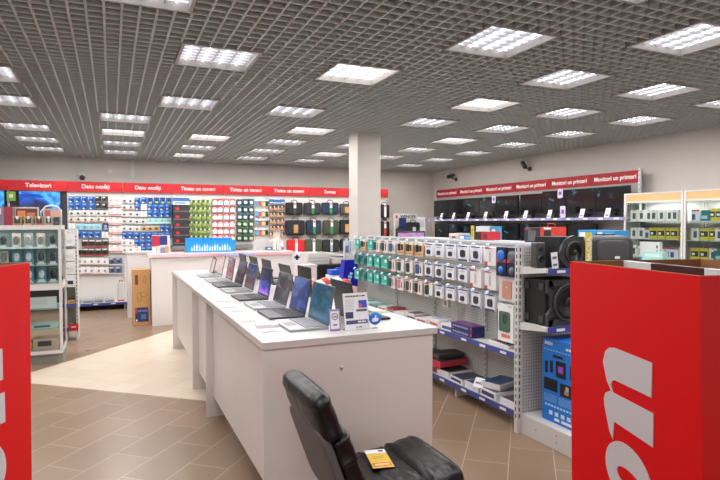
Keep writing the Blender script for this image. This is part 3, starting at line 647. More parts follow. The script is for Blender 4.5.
tr = thing('white_tray_box', 'open white box on the counter right of the blue crate', 'box', (aty(264, 250, 9.75)[0], 9.7, ct)); w = .3
MB().box(-.16, .16, .0, .2, 0, .012, M_wtop).box(-.16, .16, .19, .2, .012, .18, M_wtop).box(-.16, -.15, 0, .19, .012, .18, M_wtop).box(.15, .16, 0, .19, .012, .18, M_wtop).build('box_body', tr)
MB().box(.04, .14, .03, .12, .012, .07, cmat((60, 84, 140))).box(.06, .12, .029, .03, .03, .055, M_lab).build('blue_insert', tr)
for k, (px, hh) in enumerate(((274.5, .2), (278, .22), (282.5, .16))):
    bx = aty(px, 250, 9.7)[0]; o = thing('spray_bottle', ['white bottle beside the open white box', 'taller white bottle in the middle of three', 'white bottle with blue label nearest the counter end'][k], 'bottle', (bx, 9.72, ct))
    MB().lathe([(.028, 0), (.028, hh*.6), (.012, hh*.75), (.012, hh*.85)], M_wtop, 14).build('bottle_body', o); MB().lathe([(.014, hh*.85), (.014, hh)], M_lab, 10).build('cap', o)
    MB().box(-.02, .02, -.029, -.027, hh*.15, hh*.4, cmat([(200, 204, 214), (180, 200, 230), (70, 90, 150)][k])).build('label', o)
o = thing('leaflet_stand', 'red and blue leaflet stand at the near end of the counter', 'display', (aty(161, 250, 9.7)[0], 9.7, ct))
b = MB().box(-.14, .14, .0, .02, 0, .3, cmat((206, 208, 220))).box(-.14, -.02, -.003, 0, .12, .29, cmat((196, 30, 70))).box(-.02, .1, -.003, 0, .14, .29, cmat((34, 50, 120))); b.build('backboard', o)
b = MB()
for k in range(4): b.box(-.13+.065*k, -.08+.065*k, -.03, -.008, 0, .1+.02*(k % 2), cmat([(230, 226, 226), (236, 200, 170), (120, 130, 190), (226, 140, 90)][k]))
b.box(-.14, .14, -.05, 0, 0, .005, M_lab); b.build('leaflet_rack', o)
o = thing('counter_sign', 'small white sign with dark emblem at the far end of the counter', 'sign', (aty(297, 262, 9.6)[0], 9.6, .93))
MB().box(-.09, .09, 0, .02, 0, .2, M_lab).build('board', o); MB().box(-.05, .05, -.002, 0, .08, .12, cmat((60, 66, 120))).box(-.02, .02, -.002, 0, .05, .15, cmat((60, 66, 120))).build('emblem', o)
o = thing('side_table', 'small plinth under the white emblem sign at the counter end', 'table', (aty(297, 262, 9.6)[0], 9.7, 0)); MB().box(-.1, .1, -.15, .15, 0, .91, M_white).build('body', o); MB().box(-.12, .12, -.16, .16, .91, .93, M_wtop).build('top', o)

# work desk with copier and boxes behind the laptop table
o = thing('work_desk', 'black fronted work desk behind the laptop table', 'desk', (3.15, 8.6, 0))
MB().box(-.1, .75, 0, .6, .93, .96, M_black).build('desktop', o); MB().box(-.08, -.05, .02, .58, 0, .93, M_black).build('leg_panel', o); MB().box(.71, .74, .02, .58, 0, .93, M_black).build('leg_panel', o); MB().box(-.05, .71, .5, .52, .3, .93, M_black).build('modesty_panel', o)
o = thing('printer', 'white office printer on the black desk', 'printer', (3.14, 8.75, .96))
MB().rbox(-.2, .2, 0, .4, 0, .19, M_wtop, .03).build('body', o, bevel=.006); MB().box(-.17, .17, -.004, 0, .05, .056, M_grey).box(-.17, .17, -.004, 0, .10, .105, M_grey).build('paper_slot', o); MB().box(.03, .15, .05, .15, .19, .2, M_grey).build('control_panel', o)
o = thing('printer', 'flat white scanner with lifted lid beside the office printer', 'printer', (3.60, 8.75, .96))
MB().rbox(-.22, .22, 0, .38, 0, .1, M_wtop, .03).build('body', o, bevel=.005); MB().box(-.2, .2, 0, .36, 0, .025, M_lab, M=Matrix.Translation((0, .02, .12)) @ Matrix.Rotation(.18, 4, 'Y')).build('lid', o)
o = thing('paper_box', 'plain white box standing left of the black desk', 'box', (aty(308, 268, 8.0)[0], 8.0, 0)); MB().box(-.14, .14, 0, .3, 0, .99, M_white).build('carton', o, bevel=.004); MB().box(-.15, .15, -.01, .31, .99, 1.01, M_wtop).build('lid', o)
o = thing('storage_bin', 'white bin with bright blue lid below the printers', 'bin', (3.2, 7.98, .0)); MB().rbox(-.19, .19, -.12, .12, 0, .85, M_lab, .03).build('bin_body', o); MB().rbox(-.17, .17, -.11, .11, .85, .93, mat('lid_blue', (24, 88, 200), .4), .04).build('lid', o); MB().box(-.05, .05, -.03, .03, .93, .96, MATS['lid_blue']).build('handle', o)
o = thing('promo_bag', 'crumpled red, orange and white bag showing above the laptops', 'bag', (2.42, 6.5, .05))
b = MB()
for k, (a, c) in enumerate(((0, (214, 64, 50)), (1, (232, 150, 110)), (2, (226, 214, 208)), (3, (206, 60, 50)), (4, (70, 60, 60)), (5, (224, 216, 212)), (6, (206, 30, 40)))): b.puff(.07, .08, .09, cmat(c), .7, 18, 10, Matrix.Translation((-.25+.085*k, .02*(k % 2), .80+.025*(k % 2))) @ Matrix.Rotation(.5*(-1)**k, 4, 'Y'))
b.box(-.3, .32, -.1, .12, -.05, .76, cmat((206, 60, 54))); b.build('bag_body', o)
b = MB().box(-.12, .24, -.115, -.1, .80, .84, cmat((235, 232, 230))); b.build('printed_band', o)

# blue tapered promotional stand in front of the column
o = thing('promo_stand', 'royal blue tapered stand with slanted white lettering before the column', 'display', (3.0, 7.25, 0))
M_rb = mat('royal_blue', (14, 22, 166), .4)
xl, zt = aty(345, 260, 7.25); xr, _ = aty(357.5, 260, 7.25); xb, _ = aty(341, 297, 7.25); k = zt/(zt-aty(341, 297, 7.25)[1]); xb0 = xl; xl -= 3; xr -= 3; xb -= 3
zb = aty(341, 297, 7.25)[1]; 
MB().prism([(xb-.02, 0), (xr, 0), (xr, zt), (xl, zt), (xb, zb)], 0, .14, M_rb, 'y').build('body', o)
q = MB(); Ml = Matrix.Translation(((xl+xr)/2-.03, 0, (zb+zt)/2-.02)) @ Matrix.Rotation(-1.25, 4, 'Y')
for k in range(5): q.box(-.11+.045*k, -.075+.045*k, -.003, 0, -.02-.006*(k % 2), .022+.01*(k % 3 == 0), cmat((176, 214, 240)), M=Ml)
q.build('lettering', o)
MB().box(xb+.06, xr-.03, -.003, 0, zb-.03, zb+.02, M_lab).build('white_emblem', o)
MB().box(xl+.01, (xl+xr)/2-.005, .03, .09, zt, zt+.27, cmat((176, 190, 206))).box((xl+xr)/2+.005, xr-.005, .03, .09, zt, zt+.27, cmat((196, 206, 208))).box(xl+.02, xl+.07, .028, .03, zt+.1, zt+.2, cmat((90, 110, 150))).build('leaflet_pouch', o)
MB().box(xl+.02, xr-.04, .005, .02, zt-.03, zt+.1, cmat((214, 210, 206))).build('upper_panel', o)

# ------------------------------------------------------------------ laptop table
TX0, TX1, TY0, TY1, TZ = .712, 1.775, 2.85, 7.70, 1.02
o = thing('display_table', 'long white laptop display table with panel legs', 'table', (0, 0, 0))
MB().box(TX0, TX1, TY0, TY1, TZ-.038, TZ, M_wtop).build('tabletop', o, bevel=.002)
ep = MB().box(TX0+.004, TX1-.03, TY0+.008, TY0+.034, 0, TZ-.038, M_white).build('end_panel', o)
for (hx, hz) in (aty(342, 368, TY0), aty(342.5, 440.5, TY0)):
    MB().tube([(hx, TY0+.009, hz), (hx, TY0+.004, hz)], .011, M_edge, 12).build('screw_cap', ep)
for y in (4.81, 5.68, 7.62):
    MB().box(TX0+.004, .885, y, y+.03, 0, TZ-.038, M_white).build('leg_panel', o); MB().box(TX0+.004, .885, y+.0, y+.03, 0, TZ-.038, M_white) if False else None
for a, b in ((2.884, 3.85), (3.853, 4.81), (4.84, 5.68), (5.71, 6.66), (6.663, 7.62)):
    MB().box(.775, .795, a, b, .17, TZ-.038, M_white).build('side_panel', o)
MB().box(1.70, 1.72, 2.884, 7.62, .17, TZ-.038, M_white).build('rear_panel', o)

# laptops
M_alu = mat('laptop_silver', (168, 170, 174), .35, .5); M_lid = mat('laptop_lid_grey', (104, 106, 110), .35, .4); M_dk = mat('laptop_graphite', (66, 68, 74), .4, .4); M_key = mat('laptop_keys', (34, 35, 39), .5)
def laptop(loc, rz, body, scr, label, open_=112, w=.358, d=.238, grp='laptops facing the aisle', rotx=0):
    o = thing('laptop', label, 'laptop', loc, rz, grp)                # user edge towards -x, hinge at +x
    b = MB().box(0, d, -w/2, w/2, 0, .014, body).build('base', o, bevel=.003)
    k = MB().box(d*.42, d*.88, -w/2+.025, w/2-.025, .0142, .0155, M_key)
    for r in range(5):
        for c in range(13): k.box(d*.43+r*.021, d*.43+r*.021+.017, -w/2+.03+c*.0232, -w/2+.03+c*.0232+.019, .0155, .017, body if body is M_alu else M_dkgrey)
    k.build('keyboard', b); MB().box(d*.08, d*.34, -.055, .055, .0142, .015, M_dkgrey if body is M_dk else M_grey).build('touchpad', b)
    t = math.radians(open_); Mx = Matrix.Translation((d-.004, 0, .016)) @ Matrix.Rotation(PI/2-(t-PI/2)*-1-PI/2, 4, 'Y')
    L = MB().box(-.003, .005, -w/2, w/2, 0, .235, M_lid if body is M_alu else body, M=Mx).build('lid', o, bevel=.002)
    MB().box(-.0042, -.003, -w/2+.007, w/2-.007, .014, .228, scr, M=Mx).build('display', L)
    return o
SC = [screen('desktop_teal', [(40, 100, 130), (40, 70, 86), (70, 96, 108), (30, 96, 136)], [.1, .4, .7, 1], 1.3, 1.0, 1.1, .5),
      screen('desktop_blue', [(30, 50, 110), (70, 100, 170), (110, 140, 200), (50, 80, 150)], [.1, .5, .8, 1], 1.1, 1.0, 7.3, .4),
      screen('desktop_haze', [(60, 56, 66), (110, 100, 100), (134, 128, 130), (80, 80, 96)], [.1, .5, .8, 1], 1.1, 1.0, 4.3, .4),
      screen('desktop_violet', [(150, 90, 220), (60, 80, 170), (20, 40, 90), (14, 26, 60)], [.08, .3, .6, 1], 1.5, 1.0, 9.3, 1.2),
      screen('desktop_night', [(90, 60, 50), (40, 52, 96), (22, 40, 84), (40, 66, 120)], [.1, .35, .7, 1], 2.5, 1.0, 5.5, .6),
      screen('desktop_rust', [(20, 24, 40), (110, 60, 66), (40, 60, 90), (24, 34, 56)], [.1, .45, .65, 1], 4, .75, 2.2, .4),
      screen('desktop_red', [(160, 70, 80), (60, 60, 100), (190, 190, 206), (40, 50, 90)], [.1, .4, .6, 1], 4, .75, 6.2, .4),
      screen('desktop_pink', [(206, 190, 190), (216, 110, 96), (176, 160, 160), (200, 120, 110)], [.15, .4, .6, .9], 5, .8, 8.8, .2)]
LD = ['open grey laptop with teal screen nearest the price signs', 'open dark laptop with blue cloudy screen, second from the signs', 'open silver laptop with hazy grey screen, third from the signs', 'open laptop with violet glow low on its screen', 'open silver laptop with night blue screen, fifth from the signs', 'open laptop with rust and blue screen, sixth from the signs', 'open laptop with red and blue mosaic screen, seventh from the signs', 'open silver laptop with pink and white screen, farthest down the table']
for i, (yc, dk) in enumerate(((3.25, 0), (3.68, 1), (4.12, 0), (4.62, 1), (5.16, 0), (5.62, 1), (6.12, 0), (6.72, 0))):
    laptop((.925, yc, TZ+.001), 0, M_dk if dk else M_alu, SC[i], LD[i], 100+2*(i % 3), w=.37 if i == 0 else .35)
# laptops on the other side, lids seen from behind
LB = ['black laptop seen from behind, nearest the price signs', 'tall black laptop lid seen from behind, second from the signs', 'black laptop lid seen from behind, third from the signs', 'black laptop lid seen from behind, fourth from the signs', 'black laptop lid seen from behind, fifth from the signs', 'black laptop lid seen from behind, farthest along the table']
for i, (yc, xx) in enumerate(((3.38, 1.64), (4.60, 1.76), (4.99, 1.74), (5.66, 1.72), (6.2, 1.72), (6.8, 1.72))):
    laptop((xx, yc, TZ+.001), PI, M_black, SC[(i*3+1) % 8], LB[i], [100, 92, 104, 98, 100, 98][i], grp='laptops facing the hook display')
# tablets standing at the far end
for k in range(2):
    o = thing('tablet', ['slim upright tablet near the end of the table', 'outermost upright tablet at the end of the table'][k], 'tablet', (1.14+.03*k, 7.16+.24*k, TZ))
    MB().box(0, .008, -.1, .1, .0, .19, M_black, M=Matrix.Rotation(.25, 4, 'Y')).build('casing', o); MB().box(-.001, 0, -.09, .09, .01, .18, SC[7-k], M=Matrix.Rotation(.25, 4, 'Y')).build('display', o)
    MB().box(.0, .1, -.04, .04, 0, .01, M_grey).build('stand', o)
# price cards lying on the table
def flat_card(x, y, rz, c, label, w=.12, d=.09, t=.004):
    o = thing('price_leaflet', label, 'leaflet', (x, y, TZ+.0005), rz, 'leaflets before the laptops')
    MB().box(-w/2, w/2, -d/2, d/2, 0, t, M_lab).build('sheet', o)
    MB().box(-w*.45, w*.2, -d*.42, -d*.2, t, t+.0006, cmat(c)).box(-w*.4, w*.4, d*.05, d*.12, t, t+.0006, cmat((150, 150, 166))).box(-w*.4, w*.1, d*.25, d*.32, t, t+.0006, cmat((150, 150, 166))).build('print', o)
cc = [((96, 96, 150), 'with violet print'), ((110, 170, 150), 'with green top, thick'), ((214, 110, 80), 'with orange band'), ((120, 124, 190), 'with lilac band'), ((206, 110, 90), 'with coral band'), ((80, 90, 150), 'with navy band'), ((140, 140, 200), 'with pale violet band'), ((190, 120, 110), 'with rose band'), ((100, 110, 150), 'with slate band'), ((150, 150, 180), 'with grey band'), ((120, 120, 170), 'with dim violet band')]
for i, y in enumerate((3.16, 3.30, 3.55, 3.98, 4.2, 4.52, 4.9, 5.3, 5.7, 6.2, 6.8)):
    flat_card(.80+.02*(i % 2)+(.03 if i < 2 else 0), y, [.1, -.1, .15, 0, .1, -.05, .1, 0, .1, 0, .05][i], cc[i][0], f'small white leaflet {cc[i][1]}, {ORD[i]} from the table corner', t=.018 if i == 1 else .003, w=.13, d=.10)
# signs
o = thing('price_sign', 'small violet bordered card standing before the first laptop', 'sign', (1.178, 3.0, TZ), .02)
Mt = Matrix.Rotation(-.12, 4, 'X')
MB().box(-.033, .033, 0, .004, 0, .125, cmat((150, 130, 200)), M=Mt).box(-.027, .027, -.001, 0, .012, .113, M_lab, M=Mt).build('card', o)
b = MB().tube([(.018*math.cos(2*PI*k/20), -.002, .082+.018*math.sin(2*PI*k/20)) for k in range(21)], .0022, cmat((86, 60, 130)), 5, Mt); b.box(-.008, .012, -.0025, -.001, .078, .084, cmat((86, 60, 130)), M=Mt); b.box(-.012, .012, -.0025, -.001, .03, .038, cmat((60, 50, 130)), M=Mt); b.build('emblem', o)
MB().box(-.03, .03, .0, .035, 0, .003, M_glass).build('foot', o)
o = thing('price_sign', 'large white specification sign with blue photo and navy bar', 'sign', (1.31, 2.98, TZ), .06)
Mt = Matrix.Rotation(-.16, 4, 'X')
b = MB().box(-.08, .08, 0, .004, 0, .215, M_lab, M=Mt).build('board', o)
q = MB(); q.box(.018, .072, -.0015, 0, .125, .17, cmat((50, 80, 200)), M=Mt).box(.018, .04, -.002, -.0015, .125, .15, cmat((210, 80, 150)), M=Mt).box(-.072, -.022, -.0015, 0, .068, .105, cmat((52, 56, 92)), M=Mt).box(0, .07, -.0015, 0, .105, .118, cmat((90, 92, 100)), M=Mt)
for k in range(7): q.box(-.07, -.012, -.0012, 0, .118+.009*k, .120+.009*k, cmat((170, 170, 182)), M=Mt)
q.build('photo_print', o)
q = MB().box(-.07, .07, -.0018, 0, .034, .056, cmat((70, 72, 120)), M=Mt).build('navy_bar', o)
q = MB(); rnd = random.Random(3); x_ = -.066
while x_ < .06:
    w_ = rnd.uniform(.006, .022); q.box(x_, min(x_+w_, .068), -.0015, 0, .192, .200, cmat((70, 70, 84)), M=Mt); x_ += w_+.004
q.build('heading', o)
MB().box(.005, .026, -.0028, -.0018, .041, .050, M_lab, M=Mt).box(.03, .046, -.0028, -.0018, .041, .050, M_lab, M=Mt).box(.049, .058, -.0028, -.0018, .041, .048, M_lab, M=Mt).build('price', o)
MB().box(-.008, .002, -.0015, 0, .012, .018, cmat((90, 90, 104)), M=Mt).box(.007, .014, -.0015, 0, .012, .018, cmat((90, 90, 104)), M=Mt).box(.018, .03, -.0015, 0, .012, .019, cmat((90, 90, 104)), M=Mt).build('small_print', o)
MB().box(-.08, .08, 0, .05, 0, .003, M_glass).build('foot', o)
o = thing('thumbs_up_badge', 'round blue badge with white thumb beside the specification sign', 'sign', (1.418, 2.97, TZ+.06))
MB().lathe([(.036, 0), (.038, .001), (.038, .004)], mat('badge_blue', (24, 110, 200), .4), 28, Matrix.Rotation(PI/2, 4, 'X')).build('disc', o)
th = MB(); th.prism([(-.02, -.018), (-.011, -.018), (-.011, .002), (-.02, .002)], -.006, -.004, M_lab, 'y').prism([(-.009, -.018), (.014, -.018), (.019, -.01), (.02, .003), (.004, .005), (.006, .018), (.0, .021), (-.003, .008), (-.009, .002)], -.006, -.004, M_lab, 'y'); th.build('thumb', o)
MB().box(-.004, .004, 0, .004, -.06, -.03, M_glass).box(-.02, .02, 0, .03, -.06, -.057, M_glass).build('foot', o)
tag(MB().box(-.06, .06, -.04, .04, 0, .002, cmat((150, 170, 110))).build('green_leaflet', loc=(1.72, 3.5, TZ+.0005)), 'small green leaflet on the far side of the laptop table', 'leaflet')

# ------------------------------------------------------------------ gondola with hooks
GX, GY0, GY1 = 3.33, 3.50, 7.22
o = thing('hook_display', 'long white perforated gondola hung with phone accessories', 'shelving', (0, 0, 0)); gond = o
for k in range(4):
    a = GY0+(GY1-GY0)/4*k; b = GY0+(GY1-GY0)/4*(k+1)
    MB().box(GX-.012, GX+.012, a+.012, b-.012, .12, 1.44, M_perf).build('perforated_panel', o)
for k in range(5):
    y = GY0+(GY1-GY0)/4*k; u = MB().box(GX-.03, GX+.03, y-.012, y+.012, 0, 1.45, M_steel)
    for z in range(24): u.box(GX-.032, GX-.03, y-.004, y+.004, .15+z*.053, .18+z*.053, M_slot)
    u.build('upright', o)
MB().box(GX-.04, GX+.04, GY0, GY1, 1.45, 1.465, M_wtop).build('top_rail', o)
for z, nm in ((.565, 'shelf'), (.10, 'base_shelf')):
    for k in range(4):
        a = GY0+.02+(GY1-GY0-.02)/4*k; b = a+(GY1-GY0-.02)/4-.004
        s = MB().box(2.932, GX-.032, a, b, z, z+.03, M_steel).build(nm, o)
        r = MB().box(2.92, 2.932, a, b, z-.005, z+.04, M_rail)
        for q in range(3): r.box(2.918, 2.92, a+.12+q*.28, a+.2+q*.28, z+.006, z+.026, M_lab)
        r.build('price_rail', s)
for k in range(5):
    y = GY0+(GY1-GY0)/4*k+(.03 if k == 0 else 0); MB().box(2.96, GX, y-.012, y+.012, 0, .06, M_steel).build('foot', o)
hk = MB().tube([(0, 0, 0), (-.30, 0, .006), (-.315, 0, .02)], .0028, M_steelg, 5).tube([(0, 0, .035), (-.32, 0, .04)], .0022, M_steelg, 5)
hk.box(-.035, .0, -.022, .022, -.001, .001, M_lab, M=Matrix.Translation((-.315, 0, .05)) @ Matrix.Rotation(-.9, 4, 'Y'))
hk.box(-.035, -.012, -.022, .022, .001, .0015, cmat((120, 170, 226)), M=Matrix.Translation((-.315, 0, .05)) @ Matrix.Rotation(-.9, 4, 'Y'))
hproto = None
TYPES.update({
 'teal': ('phone_case_pack', 'teal accessory box', 'pack', .15, .13, .022, (44, 176, 160), [(.1, .1, .9, .2, (120, 214, 200)), (.55, .55, .9, .85, (206, 236, 230))], None),
 'tealblk': ('phone_case_pack', 'teal and black accessory pack', 'pack', .15, .13, .016, (40, 150, 140), [(.05, .3, .5, .9, (34, 38, 44))], (.4, .2, .9, .7, (30, 120, 112), .012)),
 'case': ('phone_case_pack', 'white phone case pack with red tab', 'pack', .145, .145, .013, (226, 218, 210), [(0, .9, .45, 1, (214, 70, 62)), (0, 0, .3, .08, (206, 60, 56)), (.66, .2, .78, .75, (52, 50, 58))], (.08, .14, .46, .84, (40, 42, 52), .007)),
 'casebl': ('phone_case_pack', 'white phone case pack with blue case', 'pack', .145, .145, .013, (226, 220, 214), [(0, .9, .5, 1, (214, 70, 62)), (.7, .2, .82, .7, (60, 58, 66))], (.1, .14, .6, .84, (36, 84, 150), .007)),
 'casegr': ('phone_case_pack', 'white phone case pack with dark green case', 'pack', .145, .145, .013, (226, 220, 214), [(0, .9, .5, 1, (214, 70, 62)), (.6, 0, 1, .1, (40, 170, 100))], (.1, .14, .58, .84, (26, 56, 56), .007)),
 'casepk': ('phone_case_pack', 'white phone case pack with pink case', 'pack', .145, .145, .013, (226, 218, 214), [(0, .9, .5, 1, (214, 70, 62)), (.7, .2, .82, .7, (60, 58, 66))], (.1, .14, .5, .84, (216, 110, 150), .007)),
 'kraftc': ('car_holder_pack', 'kraft pack with black clip shapes', 'pack', .16, .145, .016, (214, 172, 128), [(0, .8, 1, 1, (232, 226, 220)), (.1, .1, .9, .2, (190, 140, 96)), (.6, .35, .85, .8, (24, 22, 24))], (.2, .3, .5, .85, (22, 20, 22), .012)),
 'earbud': ('earphone_pack', 'white earphone pack with navy top', 'pack', .14, .13, .025, (226, 226, 232), [(0, .9, 1, 1, (50, 70, 120)), (.1, .7, .8, .76, (170, 170, 190))], (.28, .15, .72, .5, (26, 34, 66), .008)),
 'cable': ('cable_box', 'white cable box with navy coil', 'pack', .14, .145, .026, (228, 228, 234), [(0, 0, 1, .12, (54, 70, 130)), (0, .92, 1, 1, (60, 90, 150))], (.3, .25, .8, .72, (40, 46, 60), .01)),
 'boxw': ('charger_box', 'white charger box with red corner and grey stripe', 'box', .16, .16, .05, (228, 222, 222), [(0, .0, .25, .2, (206, 50, 70)), (.4, .2, .55, .75, (180, 176, 186)), (0, .9, .4, 1, (214, 66, 62))], None),
})
rowsG = [(1.425, ['boxw', 'cable', 'cable', 'earbud', 'earbud', 'earbud', 'kraftc', 'kraftc', 'kraftc', 'casebl', 'case', 'case', 'teal', 'kraftc', 'teal']),
         (1.215, ['boxw', 'boxw', 'earbud', 'earbud', 'cable', 'cable', 'casebl', 'casegr', 'casegr', 'case', 'teal', 'teal', 'teal', 'tealblk', 'tealblk']),
         (1.012, ['cable', 'cable', 'earbud', 'earbud', 'earbud', 'casegr', 'case', 'case', 'casepk', 'case', 'teal', 'teal', 'teal', 'tealblk', 'teal'])]
rn = ['top', 'middle', 'bottom']
for r, (z, ts) in enumerate(rowsG):
    for c, t in enumerate(ts):
        y = 4.0+.208*c
        if hproto is None: hproto = hk.build('hook', o, loc=(GX-.012, y, z-.012))
        else:
            h = hproto.copy(); C.objects.link(h); h.parent = o; h.location = (GX-.012, y, z-.012)
        desc = TYPES[t][1]; dd = TYPES[t][5]; n = 5 if t == 'teal' else 4
        if t == 'boxw': n = 3
        for k in range(n):
            gap = max(dd+.006, .034 if t != 'teal' else .03)
            put_pack(t, (GX-.305+k*gap+random.uniform(-.004, .004), y, z+.004), -PI/2+random.uniform(-.05, .05), f"{desc}, {['frontmost', 'second', 'third', 'fourth', 'fifth'][k]} on {ORD[c]} {rn[r]} hook from post", 'packs on the hook display')
# wide navy packs beside the post and the pink and green case packs
for k, (y, c1, c2, lab) in enumerate(((3.64, (22, 30, 66), (96, 98, 106), 'navy headphone pack with grey round window next to the post'), (3.78, (22, 30, 66), (26, 104, 206), 'navy headphone pack with bright blue round window'))):
    o = thing('headphone_pack', lab, 'pack', (2.97, y, 1.44), -PI/2)
    MB().box(-.062, .062, 0, .08, -.24, 0, cmat(c1)).box(-.062, .062, -.001, 0, -.125, -.1, cmat((224, 60, 60))).box(-.03, .03, -.001, 0, -.06, -.03, cmat((150, 170, 210))).build('box_body', o)
    MB().lathe([(.05, 0), (.048, .006), (.03, .012)], cmat(c2), 22, Matrix.Translation((0.0, 0, -.075)) @ Matrix.Rotation(PI/2, 4, 'X')).build('round_window', o)
    MB().lathe([(.032, 0), (.03, .006)], cmat(c2), 18, Matrix.Translation((0.0, 0, -.19)) @ Matrix.Rotation(PI/2, 4, 'X')).build('lower_window', o)
o = thing('phone_case_pack', 'grey pack with salmon pink case below the headphone packs', 'pack', (3.0, 3.735, 1.19), -PI/2)
MB().box(-.105, .1, 0, .02, -.2, 0, cmat((214, 208, 206))).build('card', o); MB().rbox(-.06, .06, -.18, -.03, 0, .006, cmat((206, 140, 116)), .02, M=Matrix(((1, 0, 0, 0), (0, 0, -1, 0), (0, 1, 0, 0), (0, 0, 0, 1)))).build('case', o); MB().box(.0, .012, -.009, -.006, -.09, -.075, M_lab).build('emblem', o)
o = thing('phone_case_pack', 'white pack with dark green case standing by the post', 'pack', (2.985, 3.735, .655), -PI/2)
MB().box(-.1, .1, 0, .03, 0, .31, cmat((232, 230, 230))).box(-.05, .06, -.001, 0, .03, .06, cmat((226, 110, 90))).box(.03, .08, -.001, 0, .285, .305, cmat((200, 202, 206))).build('card', o); MB().rbox(-.08, .06, .08, .25, 0, .006, cmat((70, 104, 84)), .02, M=Matrix(((1, 0, 0, 0), (0, 0, -1, 0), (0, 1, 0, 0), (0, 0, 0, 1)))).build('case', o)
MB().tube([(.02*math.cos(a), -.008, .19+.035*math.sin(a)) for a in [2*PI*k/16 for k in range(17)]], .003, M_black, 5).build('ring', o)
o = thing('phone_case_pack', 'navy and red pack tucked behind the green case pack', 'pack', (3.05, 3.86, .597), -PI/2)
MB().box(-.07, .07, 0, .03, 0, .30, cmat((24, 52, 92))).build('card', o); MB().box(-.07, .07, -.001, 0, .03, .09, cmat((206, 60, 60))).build('red_band', o)
o = thing('phone_case_pack', 'small pinkish brown pack low beside the teal boxes', 'pack', (2.985, 6.9, .598), -PI/2)
MB().box(-.09, .09, 0, .03, 0, .19, cmat((196, 160, 156))).build('card', o); MB().box(-.06, .06, -.002, 0, .04, .14, cmat((180, 150, 150))).build('printed_band', o)
o = thing('cable_pack', 'small pale pack hanging alone under the bottom hooks', 'pack', (3.12, 4.86, .86), -PI/2); MB().box(-.05, .05, 0, .04, -.08, 0, cmat((206, 198, 186))).build('card', o); MB().box(-.02, .02, -.002, 0, -.06, -.02, cmat((120, 112, 100))).build('printed_mark', o)
# boxes lying on the two shelves
def flat_box(x, y, z, w, d, h, rz, top, side, label, band=None, grp=None):
    o = thing('product_box', label, 'box', (x, y, z), rz, grp)
    MB().box(-w/2, w/2, -d/2, d/2, 0, h, cmat(side)).build('carton', o, bevel=.0015)
    b = MB().box(-w/2*.93, w/2*.93, -d/2*.93, d/2*.93, h, h+.0012, cmat(top))
    if band: b.box(-w/2-.0012, -w/2, -d/2*.8, d/2*.8, h*.25, h*.75, cmat(band))
    b.build('printed_top', o)
for k, zz in enumerate((.597, .650)):
    o = thing('keyboard_box', ['lower navy and purple box with white icons on the middle shelf', 'upper navy and purple box stacked on its twin'][k], 'box', (3.08, 4.34, zz), 0, 'navy boxes on the middle shelf')
    MB().box(-.12, .02, -.17, .17, 0, .05, mat('deep_violet', (40, 36, 92), .35)).build('carton', o, bevel=.002)
    b = MB(); 
    for q in range(8): b.box(-.1212, -.12, .13-q*.032-.008, .13-q*.032+.008, .016, .034, cmat((160, 170, 220)))
    b.box(-.1212, -.12, -.165, -.14, .012, .04, cmat((206, 60, 70))).box(-.11, .01, -.16, .16, .05, .051, cmat((110, 44, 120))); b.build('printed_icons', o)
tops = [(206, 204, 206), (58, 60, 68), (214, 212, 210), (70, 68, 74), (200, 190, 190), (48, 50, 56)]
mid = [(3.10, 3.86, .16, .30, .02, (96, 96, 100)), (3.06, 4.58, .2, .22, .06, (216, 214, 212)), (3.08, 4.84, .22, .2, .05, (180, 186, 200)), (3.08, 5.08, .24, .2, .04, (214, 206, 200)), (3.08, 5.32, .22, .2, .035, (70, 66, 68)), (3.08, 5.56, .24, .2, .04, (206, 196, 190)), (3.08, 5.8, .22, .2, .03, (64, 60, 64)), (3.08, 6.03, .24, .2, .035, (210, 204, 202)), (3.06, 6.27, .2, .2, .03, (60, 160, 150)), (3.06, 6.5, .22, .2, .025, (200, 204, 206)), (3.06, 6.73, .22, .18, .03, (150, 206, 196))]
for k, (x, y, w, d, h, c) in enumerate(mid):
    flat_box(x, y, .597, w, d, h, random.uniform(-.06, .06), c, (224, 220, 218) if k not in (8, 10) else (48, 170, 156), f'flat accessory box on the middle shelf, {ORD[k]} from the post', band=[None, (80, 90, 150), (206, 80, 70), (206, 80, 70), (90, 90, 100)][k % 5], grp='flat boxes on the middle shelf')
for k, (x, y, c) in enumerate(((3.05, 5.33, (222, 214, 210)), (3.05, 5.81, (216, 60, 60)), (3.06, 4.84, (226, 226, 226)))):
    flat_box(x, y, .597+[.035, .03, .05][k]+.002, .17, .15, .025, .1, [(80, 76, 80), (60, 56, 60), (160, 170, 190)][k], c, f'thin box lying on another flat box of the middle shelf, {ORD[k]} such one', grp='flat boxes on the middle shelf')
low = [(3.10, 3.68, .26, .2, .05, (84, 78, 92), (224, 222, 226)), (3.09, 3.92, .28, .22, .07, (70, 72, 80), (228, 226, 226)), (3.10, 4.17, .28, .22, .06, (30, 66, 120), (216, 216, 224)), (3.09, 4.42, .26, .22, .05, (50, 60, 90), (222, 220, 220)), (3.10, 4.66, .28, .2, .06, (46, 44, 50), (218, 216, 216)), (3.09, 4.88, .26, .2, .07, (60, 58, 62), (206, 60, 80)), (3.1, 5.1, .26, .2, .06, (50, 50, 60), (90, 190, 190)), (3.1, 5.34, .26, .2, .08, (30, 110, 100), (30, 110, 100)), (3.1, 5.6, .26, .2, .08, (40, 150, 136), (36, 130, 120))]
for k, (x, y, w, d, h, c, s) in enumerate(low):
    flat_box(x, y, .131, w, d, h, random.uniform(-.05, .05), c, s, f'flat box on the bottom shelf, {ORD[k]} from the post', band=(60, 70, 120) if k % 2 else None, grp='flat boxes on the bottom shelf')
